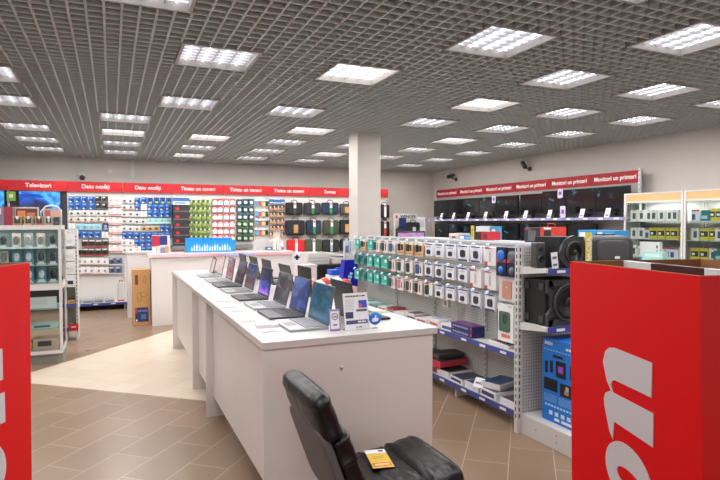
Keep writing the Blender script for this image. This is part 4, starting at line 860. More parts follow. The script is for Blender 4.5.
for k, (x, y, w, d, h, z, c, s, lab) in enumerate(((3.13, 3.98, .3, .2, .05, .203, (30, 70, 130), (220, 218, 224), 'blue topped box lying over the second bottom shelf box'), (3.1, 4.76, .34, .16, .06, .213, (44, 40, 46), (206, 40, 70), 'red sided dark box stacked on the bottom shelf'), (3.14, 4.86, .3, .2, .04, .277, (36, 34, 40), (60, 56, 60), 'thin dark box topping the bottom shelf stack'), (3.16, 5.2, .26, .3, .05, .195, (34, 120, 108), (30, 100, 92), 'teal box on top at the far part of the bottom shelf'))):
    flat_box(x, y, z, w, d, h, [.3, .08, -.05, 0][k], c, s, lab)
o = thing('price_leaflet', 'white folded leaflet leaning on the bottom shelf boxes', 'leaflet', (2.935, 4.05, .19), .3); MB().box(-.004, 0, -.05, .05, 0, .09, M_lab, M=Matrix.Rotation(.6, 4, 'Y')).build('sheet', o); MB().box(-.006, -.004, -.035, .035, .03, .05, cmat((120, 120, 150)), M=Matrix.Rotation(.6, 4, 'Y')).build('print', o)

# ------------------------------------------------------------------ end cap with loudspeakers
EX0, EX1, EY = 2.87, 3.86, 3.46
o = thing('end_cap_shelving', 'white perforated end shelf unit carrying the loudspeakers', 'shelving', (0, 0, 0))
MB().box(EX0+.03, EX1-.03, EY-.012, EY+.012, .15, 1.46, M_perfx).build('perforated_panel', o)
for x in (EX0, EX1-.04):
    u = MB().box(x, x+.04, EY-.02, EY+.02, 0, 1.475, M_steel)
    for z in range(26): u.box(x+.012, x+.024, EY-.0212, EY-.02, .12+z*.052, .15+z*.052, M_slot); u.box(x-.0012, x, EY-.006, EY+.006, .12+z*.052, .15+z*.052, M_slot)
    u.build('upright', o)
for z in (1.275, .845):
    s = MB().prism([(EY-.02, z+.028), (EY-.02, z-.03), (3.17, z+.0), (3.16, z), (3.16, z+.028)], EX0+.015, EX0+.022, M_steel, 'x').box(EX0+.022, EX1-.02, 3.15, EY-.02, z, z+.028, M_steel).build('shelf', o)
    r = MB().box(EX0+.03, EX1-.02, 3.135, 3.15, z-.012, z+.034, M_rail)
    for q in range(4): r.box(EX0+.1+.24*q, EX0+.18+.24*q, 3.133, 3.135, z, z+.02, M_lab)
    r.build('price_rail', s)
pl = MB().box(EX0+.035, EX1-.035, 2.885, EY-.02, 0, .155, M_steel).build('plinth', o, bevel=.003)
for yy, zz in ((3.27, .08), (3.06, .11), (3.06, .06)): MB().tube([(EX0+.036, yy, zz), (EX0+.0335, yy, zz)], .006, M_grey, 10).build('rivet', pl)
def driver(parent, r, M, name='speaker_cone'):
    MB().lathe([(r, 0), (r*1.0, .012), (r*.93, .02), (r*.86, .014), (r*.8, .004)], M_dkgrey, 32, M).build('surround', parent)
    MB().lathe([(r*.86, .014), (r*.78, .018), (r*.7, .014), (r*.3, .003), (r*.28, .012), (r*.14, .02), (0.001, .022)], M_black, 32, M).build(name, parent)
FRT = Matrix.Rotation(PI/2, 4, 'X')
o = thing('subwoofer', 'large black subwoofer with ribbed feet on the middle end shelf', 'loudspeaker', (2.93, 3.185, .874))
MB().box(0, .36, .03, .25, 0, .345, M_blackm).build('cabinet', o, bevel=.006)
fr = MB().prism([(0, 0), (.36, 0), (.36, .345), (0, .345), (0, .25), (.03, .21), (.03, .13), (0, .09)], 0, .03, M_dkgrey, 'y').box(.0, .36, -.012, 0, 0, .05, M_dkgrey).box(0, .36, -.012, 0, .3, .345, M_dkgrey).prism([(-.002, .05), (.07, .08), (.03, .0), (-.002, 0)], -.012, 0, M_black, 'y').prism([(-.002, .345), (.03, .345), (.07, .27), (-.002, .3)], -.012, 0, M_black, 'y')
fr.build('front_baffle', o, bevel=.003)
driver(o, .145, Matrix.Translation((.19, -.004, .172)) @ FRT)
for z in (.05, .29):
    for y in (.06, .22): MB().rbox(-.012, 0, y-.025, y+.025, z-.025, z+.025, M_dkgrey, .008).build('corner_foot', o)
o = thing('subwoofer', 'black subwoofer with round front cone on the top end shelf', 'loudspeaker', (3.02, 3.16, 1.304))
MB().box(0, .235, .0, .27, 0, .235, M_blackm).build('cabinet', o, bevel=.004)
MB().prism([(.02+.115+.125*math.cos(2*PI*k/24)*(1+.05*(k % 3 == 0))-.02, .118+.122*math.sin(2*PI*k/24)*(1+.05*(k % 3 == 0))) for k in range(24)], -.02, 0, M_dkgrey, 'y').build('front_baffle', o)
driver(o, .085, Matrix.Translation((.115, -.02, .118)) @ FRT)
o = thing('satellite_speaker', 'small black two-way speaker on the top end shelf', 'loudspeaker', (2.895, 3.27, 1.304), -.2)
MB().box(0, .075, 0, .08, 0, .19, M_dkgrey).build('cabinet', o, bevel=.006); driver(o, .03, Matrix.Translation((.0375, 0, .065)) @ FRT); MB().lathe([(.018, 0), (.018, .006), (.008, .004)], M_black, 18, Matrix.Translation((.0375, 0, .145)) @ FRT).build('tweeter', o)
o = thing('price_card', 'white price card leaning beside the small speaker', 'sign', (2.945, 3.155, 1.304), -.1)
MB().box(-.0, .055, 0, .003, 0, .12, M_lab, M=Matrix.Rotation(-.12, 4, 'Y')).build('card', o); MB().box(.008, .045, -.001, 0, .07, .09, cmat((110, 114, 140)), M=Matrix.Rotation(-.12, 4, 'Y')).box(.008, .045, -.001, 0, .02, .035, cmat((90, 94, 130)), M=Matrix.Rotation(-.12, 4, 'Y')).build('print', o)
o = thing('sale_tag', 'tall yellow sale tag reading AKCIJA beside the subwoofer', 'sign', (3.262, 3.12, 1.31), 0)
MB().box(-.032, .032, 0, .003, 0, .26, cmat((226, 206, 50))).build('card', o); text('lettering', 'AKCIJA', .055, M_lab, (.0, -.002, .13), '-y', o, bold=.0015, rot=(PI/2, -PI/2, 0), width=.2)
o = thing('boombox', 'dark grey rounded portable speaker on the top end shelf', 'loudspeaker', (3.535, 3.22, 1.304+.12))
MB().puff(.25, .08, .12, M_dkgrey, .35, 36, 18, e2=.45).build('body', o); MB().puff(.17, .03, .085, mat('speaker_grille', (74, 75, 78), .8, bump=.5, bscale=300), .35, M=Matrix.Translation((0, -.066, 0)), e2=.4).build('grille', o)
MB().box(-.07, .07, -.03, .03, .122, .13, M_blackm).build('control_strip', o)
MB().box(.0, .05, -.1, -.094, -.06, -.04, M_lab).build('badge', o)
# big blue speaker carton
M_sb = mat('carton_blue', (14, 110, 200), .4); 
o = thing('speaker_carton', 'tall blue loudspeaker carton with product photos on the plinth', 'box', (2.985, 2.965, .156))
MB().box(0, .3, 0, .33, 0, .62, M_sb).build('carton', o, bevel=.002)
text('brand_lettering', 'SVEN', .034, M_lab, (-.0015, .265, .585), '-x', o, bold=.001, width=.08); MB().box(-.0015, 0, .068, .09, .562, .578, M_lab).box(-.0015, 0, .03, .062, .562, .578, M_lab).build('model_lettering', o)
for q in range(9): MB().box(-.0012, 0, .29-.03*q, .31-.03*q, .535, .541, cmat((130, 190, 236))).build('printed_line', o)
b = MB(); bl = cmat((18, 20, 34))
def side(y0, y1, z0, z1, m, t=.0015): b.box(-t, 0, y0, y1, z0, z1, m)
side(.27, .30, .36, .45, bl); side(.22, .25, .37, .46, bl); side(.09, .19, .35, .47, bl); side(.02, .05, .36, .46, bl); side(.115, .165, .385, .435, cmat((150, 60, 190)), .002)
side(.17, .31, .235, .325, bl); side(.03, .145, .22, .315, cmat((30, 32, 40))); side(.06, .1, .24, .27, cmat((170, 130, 110)), .002); side(.06, .09, .27, .3, cmat((190, 170, 160)), .002)
side(.12, .22, .49, .51, bl)
for k in range(5): side(.03, .16, .2-.012*k, .203-.012*k, cmat((130, 180, 226)), .001); side(.18, .31, .2-.012*k, .203-.012*k, cmat((130, 180, 226)), .001)
for k in range(9): side(.03+.031*k, .035+.031*k+.016, .115, .13, cmat((150, 196, 232)), .001)
for k in range(4): side(.04+.06*k, .075+.06*k, .055, .085, cmat((190, 214, 236)), .001)
side(.03, .13, .02, .04, M_lab, .001); side(.15, .2, .02, .04, M_lab, .001)
b.build('printed_photos', o)

# ------------------------------------------------------------------ second gondola behind and boxes on top of it
SX = 4.75
o = thing('middle_shelving', 'white gondola behind the hook display with boxes on its top', 'shelving', (0, 0, 0))
MB().box(SX-.03, SX+.03, 4.1, 8.3, .1, 1.38, M_steel).build('back_panel', o); MB().box(SX-.2, SX+.2, 4.1, 8.3, 1.38, 1.405, M_wtop).build('top_shelf', o); MB().box(SX-.3, SX+.3, 4.1, 8.3, 0, .15, M_steel).build('plinth', o)
MB().box(SX-.215, SX-.2, 4.1, 8.3, 1.365, 1.41, mat('pale_blue_rail', (150, 190, 226), .4)).build('price_rail', o)
def topbox(px0, px1, py0, label, body, front, X=SX, d=.2, name='product_box', zb=1.406, mark=None):
    y1, zt = atx(px0, py0, X-d/2); y0, _ = atx(px1, py0, X-d/2)
    o = thing(name, label, 'box', (X, (y0+y1)/2, zb)); w = (y1-y0)/2; h = max(.05, zt-zb)
    MB().box(-d/2, d/2, -w, w, 0, h, cmat(body)).build('carton', o, bevel=.002)
    b = MB()
    for i_, (u0, v0, u1, v1, c) in enumerate(front): b.box(-d/2-.0015-.001*i_, -d/2, w-u1*2*w, w-u0*2*w, v0*h, v1*h, cmat(c))
    b.build('printed_front', o); return o
topbox(449, 458.5, 233.2, 'small box with pale pink front on the rear gondola', (206, 180, 176), [(.1, .5, .9, .9, (226, 206, 200)), (.3, .15, .7, .5, (110, 70, 70))])
topbox(459, 472, 235, 'small blue and white box on the rear gondola', (50, 120, 190), [(.05, .1, .4, .8, (220, 226, 232)), (.5, .2, .9, .6, (120, 180, 220))])
topbox(473.5, 481, 231.5, 'dark maroon box with camera picture on the rear gondola', (84, 30, 34), [(.2, .3, .8, .8, (40, 36, 38))])
topbox(481.2, 488.5, 231.5, 'bright red box beside the dark maroon one', (190, 34, 44), [(.3, .2, .8, .7, (120, 20, 30))])
topbox(476, 489.5, 226.2, 'white box standing behind the red and maroon boxes', (222, 222, 224), [(.1, .4, .9, .5, (150, 150, 160))], X=SX+.14, d=.05)
topbox(490, 499, 226.4, 'sky blue box behind, next to the white one', (56, 150, 214), [(.2, .3, .6, .8, (200, 226, 240))], X=SX+.14, d=.05)
topbox(524.5, 540, 227.5, 'black headset box with grey picture on the rear gondola', (44, 42, 46), [(.25, .1, .75, .8, (96, 92, 96)), (.05, .85, .4, .95, (190, 60, 60))])
o = topbox(540.2, 553, 227, 'red headset box with black picture and carry handle', (212, 52, 40), [(.3, .2, .85, .8, (40, 34, 40)), (.3, .86, .85, .96, W_)])
MB().tube([(0, .1, .0), (0, .08, .04), (0, -.02, .04), (0, -.04, 0)], .006, M_redin if False else cmat((200, 40, 36))).build('handle', o, loc=(0, 0, atx(540, 227, SX-.1)[1]-1.406))
topbox(578, 596, 230, 'wide bright blue box nearest the glass cabinets', (30, 136, 206), [(.1, .5, .4, .85, W_)])
topbox(597, 615, 230.5, 'bright blue box with white panel beside the wide blue one', (36, 142, 212), [(.02, .1, .3, .9, (200, 206, 214)), (.5, .5, .85, .8, W_)])
o = thing('sale_tag', 'narrow yellow sale tag beside the white box on the rear gondola', 'sign', (SX-.17, atx(472.5, 230, SX-.17)[0], 1.406)); MB().box(-.002, .002, -.035, .035, 0, .2, cmat((216, 200, 60))).build('card', o); MB().box(-.003, -.002, -.02, .02, .05, .16, cmat((190, 160, 30))).build('print', o)
# demo monitor with pink picture behind the hooks
o = thing('demo_monitor', 'monitor with lilac and pink web page rising behind the teal boxes', 'monitor', (4.55, 8.75, 0))
x0 = aty(397, 235, 8.75)[0]-4.55; x1 = aty(425, 235, 8.75)[0]-4.55; zt = aty(410, 231, 8.75)[1]
MB().box(x0, x1, 0, .03, zt-.3, zt, M_black).build('casing', o, bevel=.01); MB().box(x0+.02, x1-.02, -.002, 0, zt-.28, zt-.03, screen('web_page_pink', [(214, 120, 170), (200, 160, 210), (190, 170, 226), (214, 206, 236)], [.1, .4, .6, 1], 4, .9, 2.7, .5)).build('screen', o)
MB().box((x0+x1)/2-.03, (x0+x1)/2+.03, .03, .05, 1.0, zt-.15, M_black).build('neck', o); MB().box((x0+x1)/2-.35, (x0+x1)/2+.35, -.2, .35, .97, 1.0, M_white).box((x0+x1)/2-.3, (x0+x1)/2+.3, -.15, .3, 0, .97, M_white).build('pedestal', o)
# white slotted post right of the boombox with small goods
o = thing('slotted_post_unit', 'white slotted shelf end right of the grey boombox', 'shelving', (0, 0, 0))
y, z = atx(652, 242, 4.9); u = MB().box(4.88, 4.92, y-.10, y+.12, 0, z, M_steel)
for k in range(9): u.box(4.878, 4.88, y-.08, y-.065, z-.06-.05*k, z-.03-.05*k, M_slot)
u.build('end_panel', o); MB().box(4.876, 4.88, y+.06, y+.12, z-.24, z-.15, cmat((60, 140, 206))).build('blue_sticker', o)
o = thing('product_box', 'pale mint box in front of the glass cabinet', 'box', (4.83, atx(655, 256, 4.83)[0], z-.22)); MB().box(-.04, .04, -.11, .11, 0, .13, cmat((160, 214, 208))).build('carton', o); MB().box(-.042, -.04, -.08, .08, .08, .11, cmat((200, 232, 228))).build('printed_front', o)
tag(MB().box(4.72, 4.875, y-.25, y+.13, 0, z-.222, M_steel).build('display_plinth'), 'plain white plinth under the pale mint box', 'shelving')

# ------------------------------------------------------------------ glass cabinets right
TYPES.update({
 'cw': ('watch_box', 'white accessory box', 'box', .11, .16, .03, (226, 220, 214), [(.3, .2, .75, .75, (80, 80, 88))], None),
 'cy': ('battery_pack', 'yellow and black charger pack', 'box', .12, .16, .04, (214, 190, 50), [(.1, .3, .9, .75, (44, 42, 44)), (.2, .4, .5, .6, (226, 224, 220))], None),
 'cb': ('charger_pack', 'white and blue charger pack', 'box', .12, .15, .04, (214, 216, 224), [(.1, .1, .5, .6, (50, 80, 140)), (.0, .85, 1, 1, (190, 60, 60))], None),
 'ct': ('charger_pack', 'dark teal charger pack', 'box', .14, .14, .04, (30, 110, 120), [(.2, .2, .8, .5, (160, 200, 206))], None),
 'cr': ('charger_pack', 'red and grey charger pack', 'box', .12, .15, .04, (190, 50, 56), [(.1, .3, .9, .9, (96, 100, 106))], None)})
for ci, (ya, yb) in enumerate(((5.085, 6.03), (4.11, 5.075), (3.13, 4.10))):
    nm = ['glass display cabinet next to the monitor rack', 'glass display cabinet with grey and teal packs, second from the monitors', 'glass display cabinet farthest from the monitors'][ci]
    o = thing('glass_cabinet', nm, 'cabinet', (0, 0, 0)); X0, X1 = 7.0, 7.46
    f = MB()
    for (x, y) in ((X0, ya), (X0, yb-.03), (X1-.03, ya), (X1-.03, yb-.03)): f.box(x, x+.03, y, y+.03, 0, 2.07, M_steel)
    for z in (1.93, 2.05, .45): f.box(X0, X1, ya+.03, yb-.03, z, z+.02, M_steel)
    f.build('frame', o)
    MB().box(X0+.008, X0+.02, ya+.03, yb-.03, 1.95, 2.05, M_wood).build('header_panel', o)
    MB().box(X0, X1, ya+.002, yb-.002, 0, .45, M_white).build('base_cabinet', o)
    MB().box(X0+.008, X0+.014, ya+.03, yb-.03, .47, 1.93, M_glass).build('glass_door', o)
    MB().box(X1-.02, X1-.01, ya+.03, yb-.03, .47, 1.93, M_wtop).build('back_panel', o)
    if ci == 0: MB().box(X0+.03, X1-.03, yb-.012, yb-.006, .47, 1.93, M_glass).build('side_glass', o)
    for z in (1.655, 1.40, 1.135, .85): MB().box(X0+.03, X1-.035, ya+.03, yb-.03, z, z+.007, mat('shelf_glass_green', (200, 214, 210), .15)).build('glass_shelf', o)
    L = bpy.data.lights.new('lamp', 'AREA'); L.shape = 'RECTANGLE'; L.size = .3; L.size_y = .7; L.energy = 5; L.color = (1, .96, .93); lo = bpy.data.objects.new('lamp', L); C.objects.link(lo); lo.location = (7.22, (ya+yb)/2, 1.925)
    if ci == 2: continue
    for r, z in enumerate((1.662, 1.407, 1.142)):
        kinds = [['cw']*8, ['cw', 'cw', 'cb', 'cy', 'cy', 'cy', 'cy', 'cy'], ['cw', 'cw', 'cb', 'cr', 'cb', 'cb', 'cb', 'cw']][r] if ci == 0 else [['cb', 'ct', 'cy', 'cy', 'cw', 'cw', 'cw', 'cw'], ['cw', 'cy', 'cy', 'cw', 'cw', 'cw', 'cw', 'cw'], ['cy', 'cy', 'cw', 'ct', 'ct', 'cw', 'cb', 'cw']][r]
        for c, t in enumerate(kinds):
            y = yb-.1-.109*c; h = TYPES[t][4]
            put_pack(t, (7.09+.02*(c % 3), y, z+h), -PI/2+random.uniform(-.15, .15), f"{TYPES[t][1]} on the {['top', 'second', 'third'][r]} glass shelf, {ORD[c]} along, {['cabinet by the monitors', 'second glass cabinet'][ci]}", 'boxes in the right glass cabinets')

# ------------------------------------------------------------------ left glass cabinet
LX0, LX1, LY0, LY1 = -1.75, -.54, 7.4, 8.0
o = thing('glass_cabinet', 'grey framed glass cabinet of computer mice beside the red carton', 'cabinet', (0, 0, 0))
f = MB()
for x in (LX0, LX1-.03):
    for y in (LY0, LY1-.03): f.box(x, x+.03, y, y+.03, .12 if y == LY0 else 0, 1.60, M_steel)
for z, t in ((1.575, .035), (.87, .07), (.12, .04)): f.box(LX0, LX1, LY0-.004, LY0+.026, z, z+t, M_steel).box(LX0, LX1, LY1-.026, LY1, z, z+t, M_steel).box(LX1-.03, LX1+.002, LY0+.026, LY1-.026, z, z+t, M_steel)
f.build('frame', o); MB().box(LX0, LX1-.001, LY0+.05, LY1-.05, 0.0, .12, mat('kick_grey', (140, 138, 134), .6)).build('kick_plinth', o); MB().box(LX0, LX1, LY0, LY1, 1.611, 1.625, M_wtop).build('top', o)
MB().box(LX0+.03, LX1-.03, LY0+.03, LY1-.03, .155, .165, M_wtop).build('cabinet_floor', o)
for a, b in ((.16, .87), (.94, 1.575)):
    MB().box(LX0+.03, LX1-.03, LY0+.008, LY0+.013, a, b, M_glass).build('glass_door', o); MB().box(LX1-.014, LX1-.009, LY0+.03, LY1-.03, a, b, M_glass).build('side_glass', o)
MB().box(LX0+.03, LX1-.03, LY1-.02, LY1-.012, .94, 1.575, mat('teal_grey_back', (112, 124, 128), .6)).build('back_panel', o)
MB().box(LX1-.012, LX1+.004, LY0+.1, LY0+.125, .98, 1.02, M_black).build('lock', o)
for z in (1.36, 1.16, .95): MB().box(LX0+.03, LX1-.035, LY0+.05, LY1-.03, z-.008, z-.002, MATS['shelf_glass_green']).build('glass_shelf', o)
for z in (.64, .40): MB().box(LX0+.03, LX1-.035, LY0+.04, LY1-.03, z, z+.008, MATS['shelf_glass_green']).build('glass_shelf', o)
L = bpy.data.lights.new('lamp', 'AREA'); L.shape = 'RECTANGLE'; L.size = .9; L.size_y = .2; L.energy = 3.0; L.color = (1, .99, .97); lo = bpy.data.objects.new('lamp', L); C.objects.link(lo); lo.location = (-1.1, 7.62, 1.57)
def mouse_pack(loc, c, card, label, first=[None]):
    o = thing('computer_mouse_pack', label, 'mouse', loc, 0, 'packed computer mice')
    MB().box(-.045, .045, .02, .03, 0, .17, cmat(card)).box(-.045, .045, .0, .03, 0, .012, M_lab).box(-.03, .03, -.001, 0, .0, .035, M_lab).build('card', o)
    MB().puff(.03, .02, .05, cmat(c), .8, 16, 10, Matrix.Translation((0, .008, .095)), e2=.8).build('mouse', o); MB().box(-.0015, .0015, -.0125, -.008, .11, .135, M_dkgrey).build('wheel', o)
sh = ['upper', 'middle', 'lower']
mc = [[(40, 42, 46), (160, 150, 140), (196, 190, 188), (150, 120, 110), (60, 62, 66), (180, 176, 170), (30, 32, 36), (100, 104, 108)],
      [(40, 42, 46), (36, 38, 44), (240, 240, 242), (240, 240, 242), (140, 140, 146), (30, 34, 40), (30, 30, 34), (200, 204, 208)],
      [(50, 52, 56), (240, 240, 242), (240, 240, 242), (60, 60, 66), (60, 64, 68), (40, 42, 46), (90, 92, 98), (150, 150, 150)]]
mk = [[(120, 140, 140), (196, 176, 160), (180, 180, 176), (206, 190, 180), (120, 140, 140), (190, 180, 170), (60, 70, 74), (130, 150, 150)],
      [(80, 110, 120), (120, 150, 156), (60, 160, 196), (60, 160, 196), (200, 200, 204), (50, 160, 186), (60, 90, 96), (60, 150, 180)],
      [(70, 100, 104), (60, 160, 190), (60, 160, 190), (130, 150, 150), (60, 130, 140), (40, 140, 150), (120, 130, 130), (80, 90, 90)]]
for r, z in enumerate((1.36, 1.16, .95)):
    for c in range(8): mouse_pack((-.64-.125*c, 7.55+.02*(c % 2), z), mc[r][c], mk[r][c], f'packed computer mouse on the {sh[r]} cabinet shelf, {ORD[c]} from the glass side')
lowb = [(.166, [(.26, .2, .12, (222, 186, 160), (60, 60, 90)), (.24, .2, .1, (226, 200, 120), (206, 110, 80)), (.22, .2, .15, (60, 70, 110), (226, 220, 214)), (.24, .2, .09, (226, 222, 220), (200, 120, 60))]),
        (.41, [(.3, .24, .05, (200, 214, 210), (60, 110, 110)), (.3, .24, .07, (110, 150, 140), (60, 100, 96)), (.28, .24, .06, (170, 190, 190), (80, 120, 120))]),
        (.65, [(.40, .05, .13, (236, 236, 238), (224, 222, 226)), (.3, .2, .12, (90, 150, 150), (40, 90, 150)), (.22, .2, .1, (226, 226, 226), (60, 100, 180))])]
n = 0
for z, bs in lowb:
    x = -.60
    for w, d, h, c, c2 in bs:
        x -= w/2; o = thing('product_box', f"{['small', 'patterned', 'flat', 'plain'][n % 4]} box behind glass in the lower left cabinet, {ORD[n]} counting upwards", 'box', (x, 7.48+d/2, z), 0, 'boxes in the lower left cabinet'); n += 1
        MB().box(-w/2+.006, w/2-.006, -d/2, d/2, 0, h, cmat(c)).build('carton', o); MB().box(-w*.3, w*.25, -d/2-.0015, -d/2, h*.3, h*.8, cmat(c2)).build('printed_front', o); x -= w/2
# boxes on top of it
zt = 1.626
def cab_box(px0, px1, pyt, label, body, decs, Y=7.45, d=.22, name='product_box', zb=zt):
    x0, z1 = aty(px0, pyt, Y); x1, _ = aty(px1, pyt, Y); o = thing(name, label, 'box', ((x0+x1)/2, Y, zb)); w = (x1-x0); h = z1-zb
    MB().box(-w/2, w/2, 0, d, 0, h, cmat(body)).build('carton', o, bevel=.002); b = MB()
    for i_, (u0, v0, u1, v1, c) in enumerate(decs): b.box(-w/2+u0*w, -w/2+u1*w, -.0015-.001*i_, 0, v0*h, v1*h, cmat(c))
    b.build('printed_front', o); return o
cab_box(-22, 12.5, 206.5, 'large lilac grey box with red edge on the glass cabinet', (112, 106, 124), [(.74, 0, 1, 1, (150, 34, 50)), (.5, .6, .66, .9, (214, 190, 200)), (.1, .1, .6, .25, (190, 186, 200))])
cab_box(14.5, 38.5, 207, 'framed orange and brown picture box behind the figurine boxes', (176, 164, 160), [(.06, .1, .94, .92, (96, 50, 40)), (.12, .3, .45, .8, (226, 120, 50)), (.5, .35, .85, .7, (190, 110, 80))], Y=7.62, d=.05)
for k, (a, b_) in enumerate(((12.8, 21.5), (24, 32.5), (35, 43), (44.5, 52.5))):
    o = cab_box(a, b_, 216.5, f"small window box with a little figure, {['first', 'second', 'third', 'fourth'][k]} from the lilac grey box", [(150, 140, 104), (160, 150, 112), (150, 136, 100), (160, 150, 150)][k], [(.15, .22, .85, .85, (60, 54, 50)), (.1, .02, .9, .16, [(190, 90, 50), (200, 150, 60), (190, 90, 60), (200, 120, 90)][k])], Y=7.43, d=.1)
    MB().puff(.014, .01, .02, cmat([(214, 206, 196), (206, 190, 150), (210, 196, 190), (220, 220, 222)][k]), .8, 14, 8, Matrix.Translation((0, -.005, .085))).puff(.01, .008, .02, cmat([(90, 70, 60), (60, 90, 150), (170, 70, 70), (190, 190, 196)][k]), .8, 12, 8, Matrix.Translation((0, -.005, .05))).build('figure', o)
cab_box(53.5, 59, 217, 'narrow dark box beside the last window box', (48, 52, 58), [(.2, .2, .8, .4, (100, 104, 110))], Y=7.45, d=.1)
x0 = aty(41, 212, 7.75)[0]; x1 = aty(61, 212, 7.75)[0]; o = thing('arched_display_card', 'white arched display frame with small photos on the glass cabinet', 'display', ((x0+x1)/2, 7.75, zt)); w = (x1-x0)/2
MB().tube([(-w, 0, 0), (-w, 0, .16), (-w+.05, 0, .225), (0, 0, .24), (w-.04, 0, .225), (w, 0, .18), (w, 0, 0)], .012, M_wtop, 6).build('arch', o)
MB().box(-w+.02, w-.02, -.004, .004, .02, .2, cmat((150, 160, 150))).box(-w+.04, -w+.1, -.006, -.004, .1, .18, cmat((190, 70, 60))).box(0, .1, -.006, -.004, .1, .18, cmat((200, 150, 130))).build('photo_panel', o)
# narrow rack behind the glass cabinet
o = thing('accessory_rack', 'narrow white rack end behind the mouse cabinet with cable boxes', 'shelving', (0, 0, 0))
u = MB().box(-.60, -.58, 8.75, 9.1, 0, 1.56, M_steel).box(-.47, -.44, 8.75, 9.1, 0, 1.56, M_steel)
for z in range(26): u.box(-.46, -.45, 8.748, 8.75, .12+z*.053, .15+z*.053, M_slot)
u.build('upright', o); MB().box(-.58, -.47, 9.0, 9.02, .1, 1.55, M_panel).build('back_panel', o)
for z, c in ((.50, None), (.17, None)): s = MB().box(-.58, -.47, 8.76, 9.0, z, z+.02, M_steel).build('shelf', o); MB().box(-.585, -.465, 8.745, 8.758, z-.03, z+.022, M_rail).build('price_rail', s)
for k, z in enumerate((1.50, 1.29, 1.11, .93)):
    p = thing('cable_box', ['square white box at the top of the narrow rack', 'white box with orange dot, second down the narrow rack', 'white box with orange corner, third down the narrow rack', 'white, red and navy pack, lowest hanging on the narrow rack'][k], 'box', (-.525, 8.719, z))
    MB().box(-.055, .055, 0, .03, -.17, 0, cmat((228, 224, 222))).build('carton', p); MB().box(-.04, .03, -.0015, 0, -.13, -.08, cmat([(206, 204, 206), (220, 210, 200), (214, 204, 196), (30, 34, 50)][k])).box(-.045, -.03, -.0015, 0, -.1, -.08, cmat([(206, 204, 206), (226, 150, 60), (226, 150, 60), (200, 50, 40)][k])).build('printed_front', p)
o = thing('product_box', 'tan flat box on the narrow rack shelf', 'box', (-.525, 8.88, .521)); MB().box(-.05, .05, -.1, .1, 0, .05, cmat((206, 160, 100))).build('carton', o); MB().box(-.03, .03, -.101, -.1, .01, .035, cmat((186, 136, 80))).build('printed_front', o)
o = thing('price_card', 'bright red price card low on the narrow rack', 'sign', (-.50, 8.741, .15)); MB().box(-.06, .06, 0, .003, 0, .09, cmat((224, 14, 20))).build('card', o); MB().box(-.03, .03, -.001, 0, .04, .055, M_lab).build('print', o)
# little white rack foot by the red carton
o = thing('wire_stand', 'low white leaflet stand just behind the red carton', 'display', (-.72, 5.35, 0)); MB().box(-.2, .0, -.03, .0, 0, .12, M_steel).box(-.2, .02, -.06, -.05, .12, .34, M_lab).build('frame', o); MB().box(-.2, .02, -.065, -.06, .14, .3, cmat((206, 206, 210))).build('leaflet', o)

# ------------------------------------------------------------------ red advertising cartons
def red_carton(name_label, far, near, depthdir, lean, zt=1.52, zb=0):
    """face from far (x, y) to near (x, y); hollow box"""
    F = Vector((*far, 0)); N = Vector((*near, 0)); u = (N-F); W = u.length; u.normalize(); dv = Vector((*depthdir, 0)).normalized(); D = .5
    o = thing('advertising_carton', name_label, 'display', (F.x, F.y, 0))
    R = Matrix(((u.x, dv.x, 0, 0), (u.y, dv.y, 0, 0), (0, 0, 1, 0), (0, 0, 0, 1)))   # local x along the face, local y inwards
    R = R @ Matrix(((1, 0, -lean, lean*zt), (0, 1, 0, 0), (0, 0, 1, 0), (0, 0, 0, 1)))
    t = .006
    def panel(nm, x0, x1, y0, y1, inner):
        b = MB(); b.box(x0, x1, y0, y1, zb, zt, M_redin, M=R)
        return b
    b = MB()
    for (x0, x1, y0, y1) in ((0, W, 0, t), (0, W, D-t, D), (0, t, t, D-t), (W-t, W, t, D-t)): b.box(x0, x1, y0, y1, zb, zt, M_redin, M=R)
    b.box(t, W-t, t, D-t, zb, zb+.01, M_redin, M=R); b.build('carton_walls', o)
    e = .0015; b = MB(); z1 = zt-.001
    for (x0, x1, y0, y1) in ((-e, W+e, -e, 0), (-e, W+e, D, D+e), (-e, 0, 0, D), (W, W+e, 0, D)): b.box(x0, x1, y0, y1, zb+.001, z1, M_red, M=R)
    b.build('red_printed_wrap', o)
    return o, R, W, D
def lerp_face(px, far, near):
    """distance from far along the face where the view line through column px meets it"""
    r = ray(px, 300); F = Vector(far); d = Vector(near)-F
    # r*k = F + d*s
    den = r[0]*d.y-r[1]*d.x; return -(r[0]*F.y-r[1]*F.x)/den*d.length if False else ((F.x*r[1]-F.y*r[0])/(r[0]*d.y-r[1]*d.x))*d.length

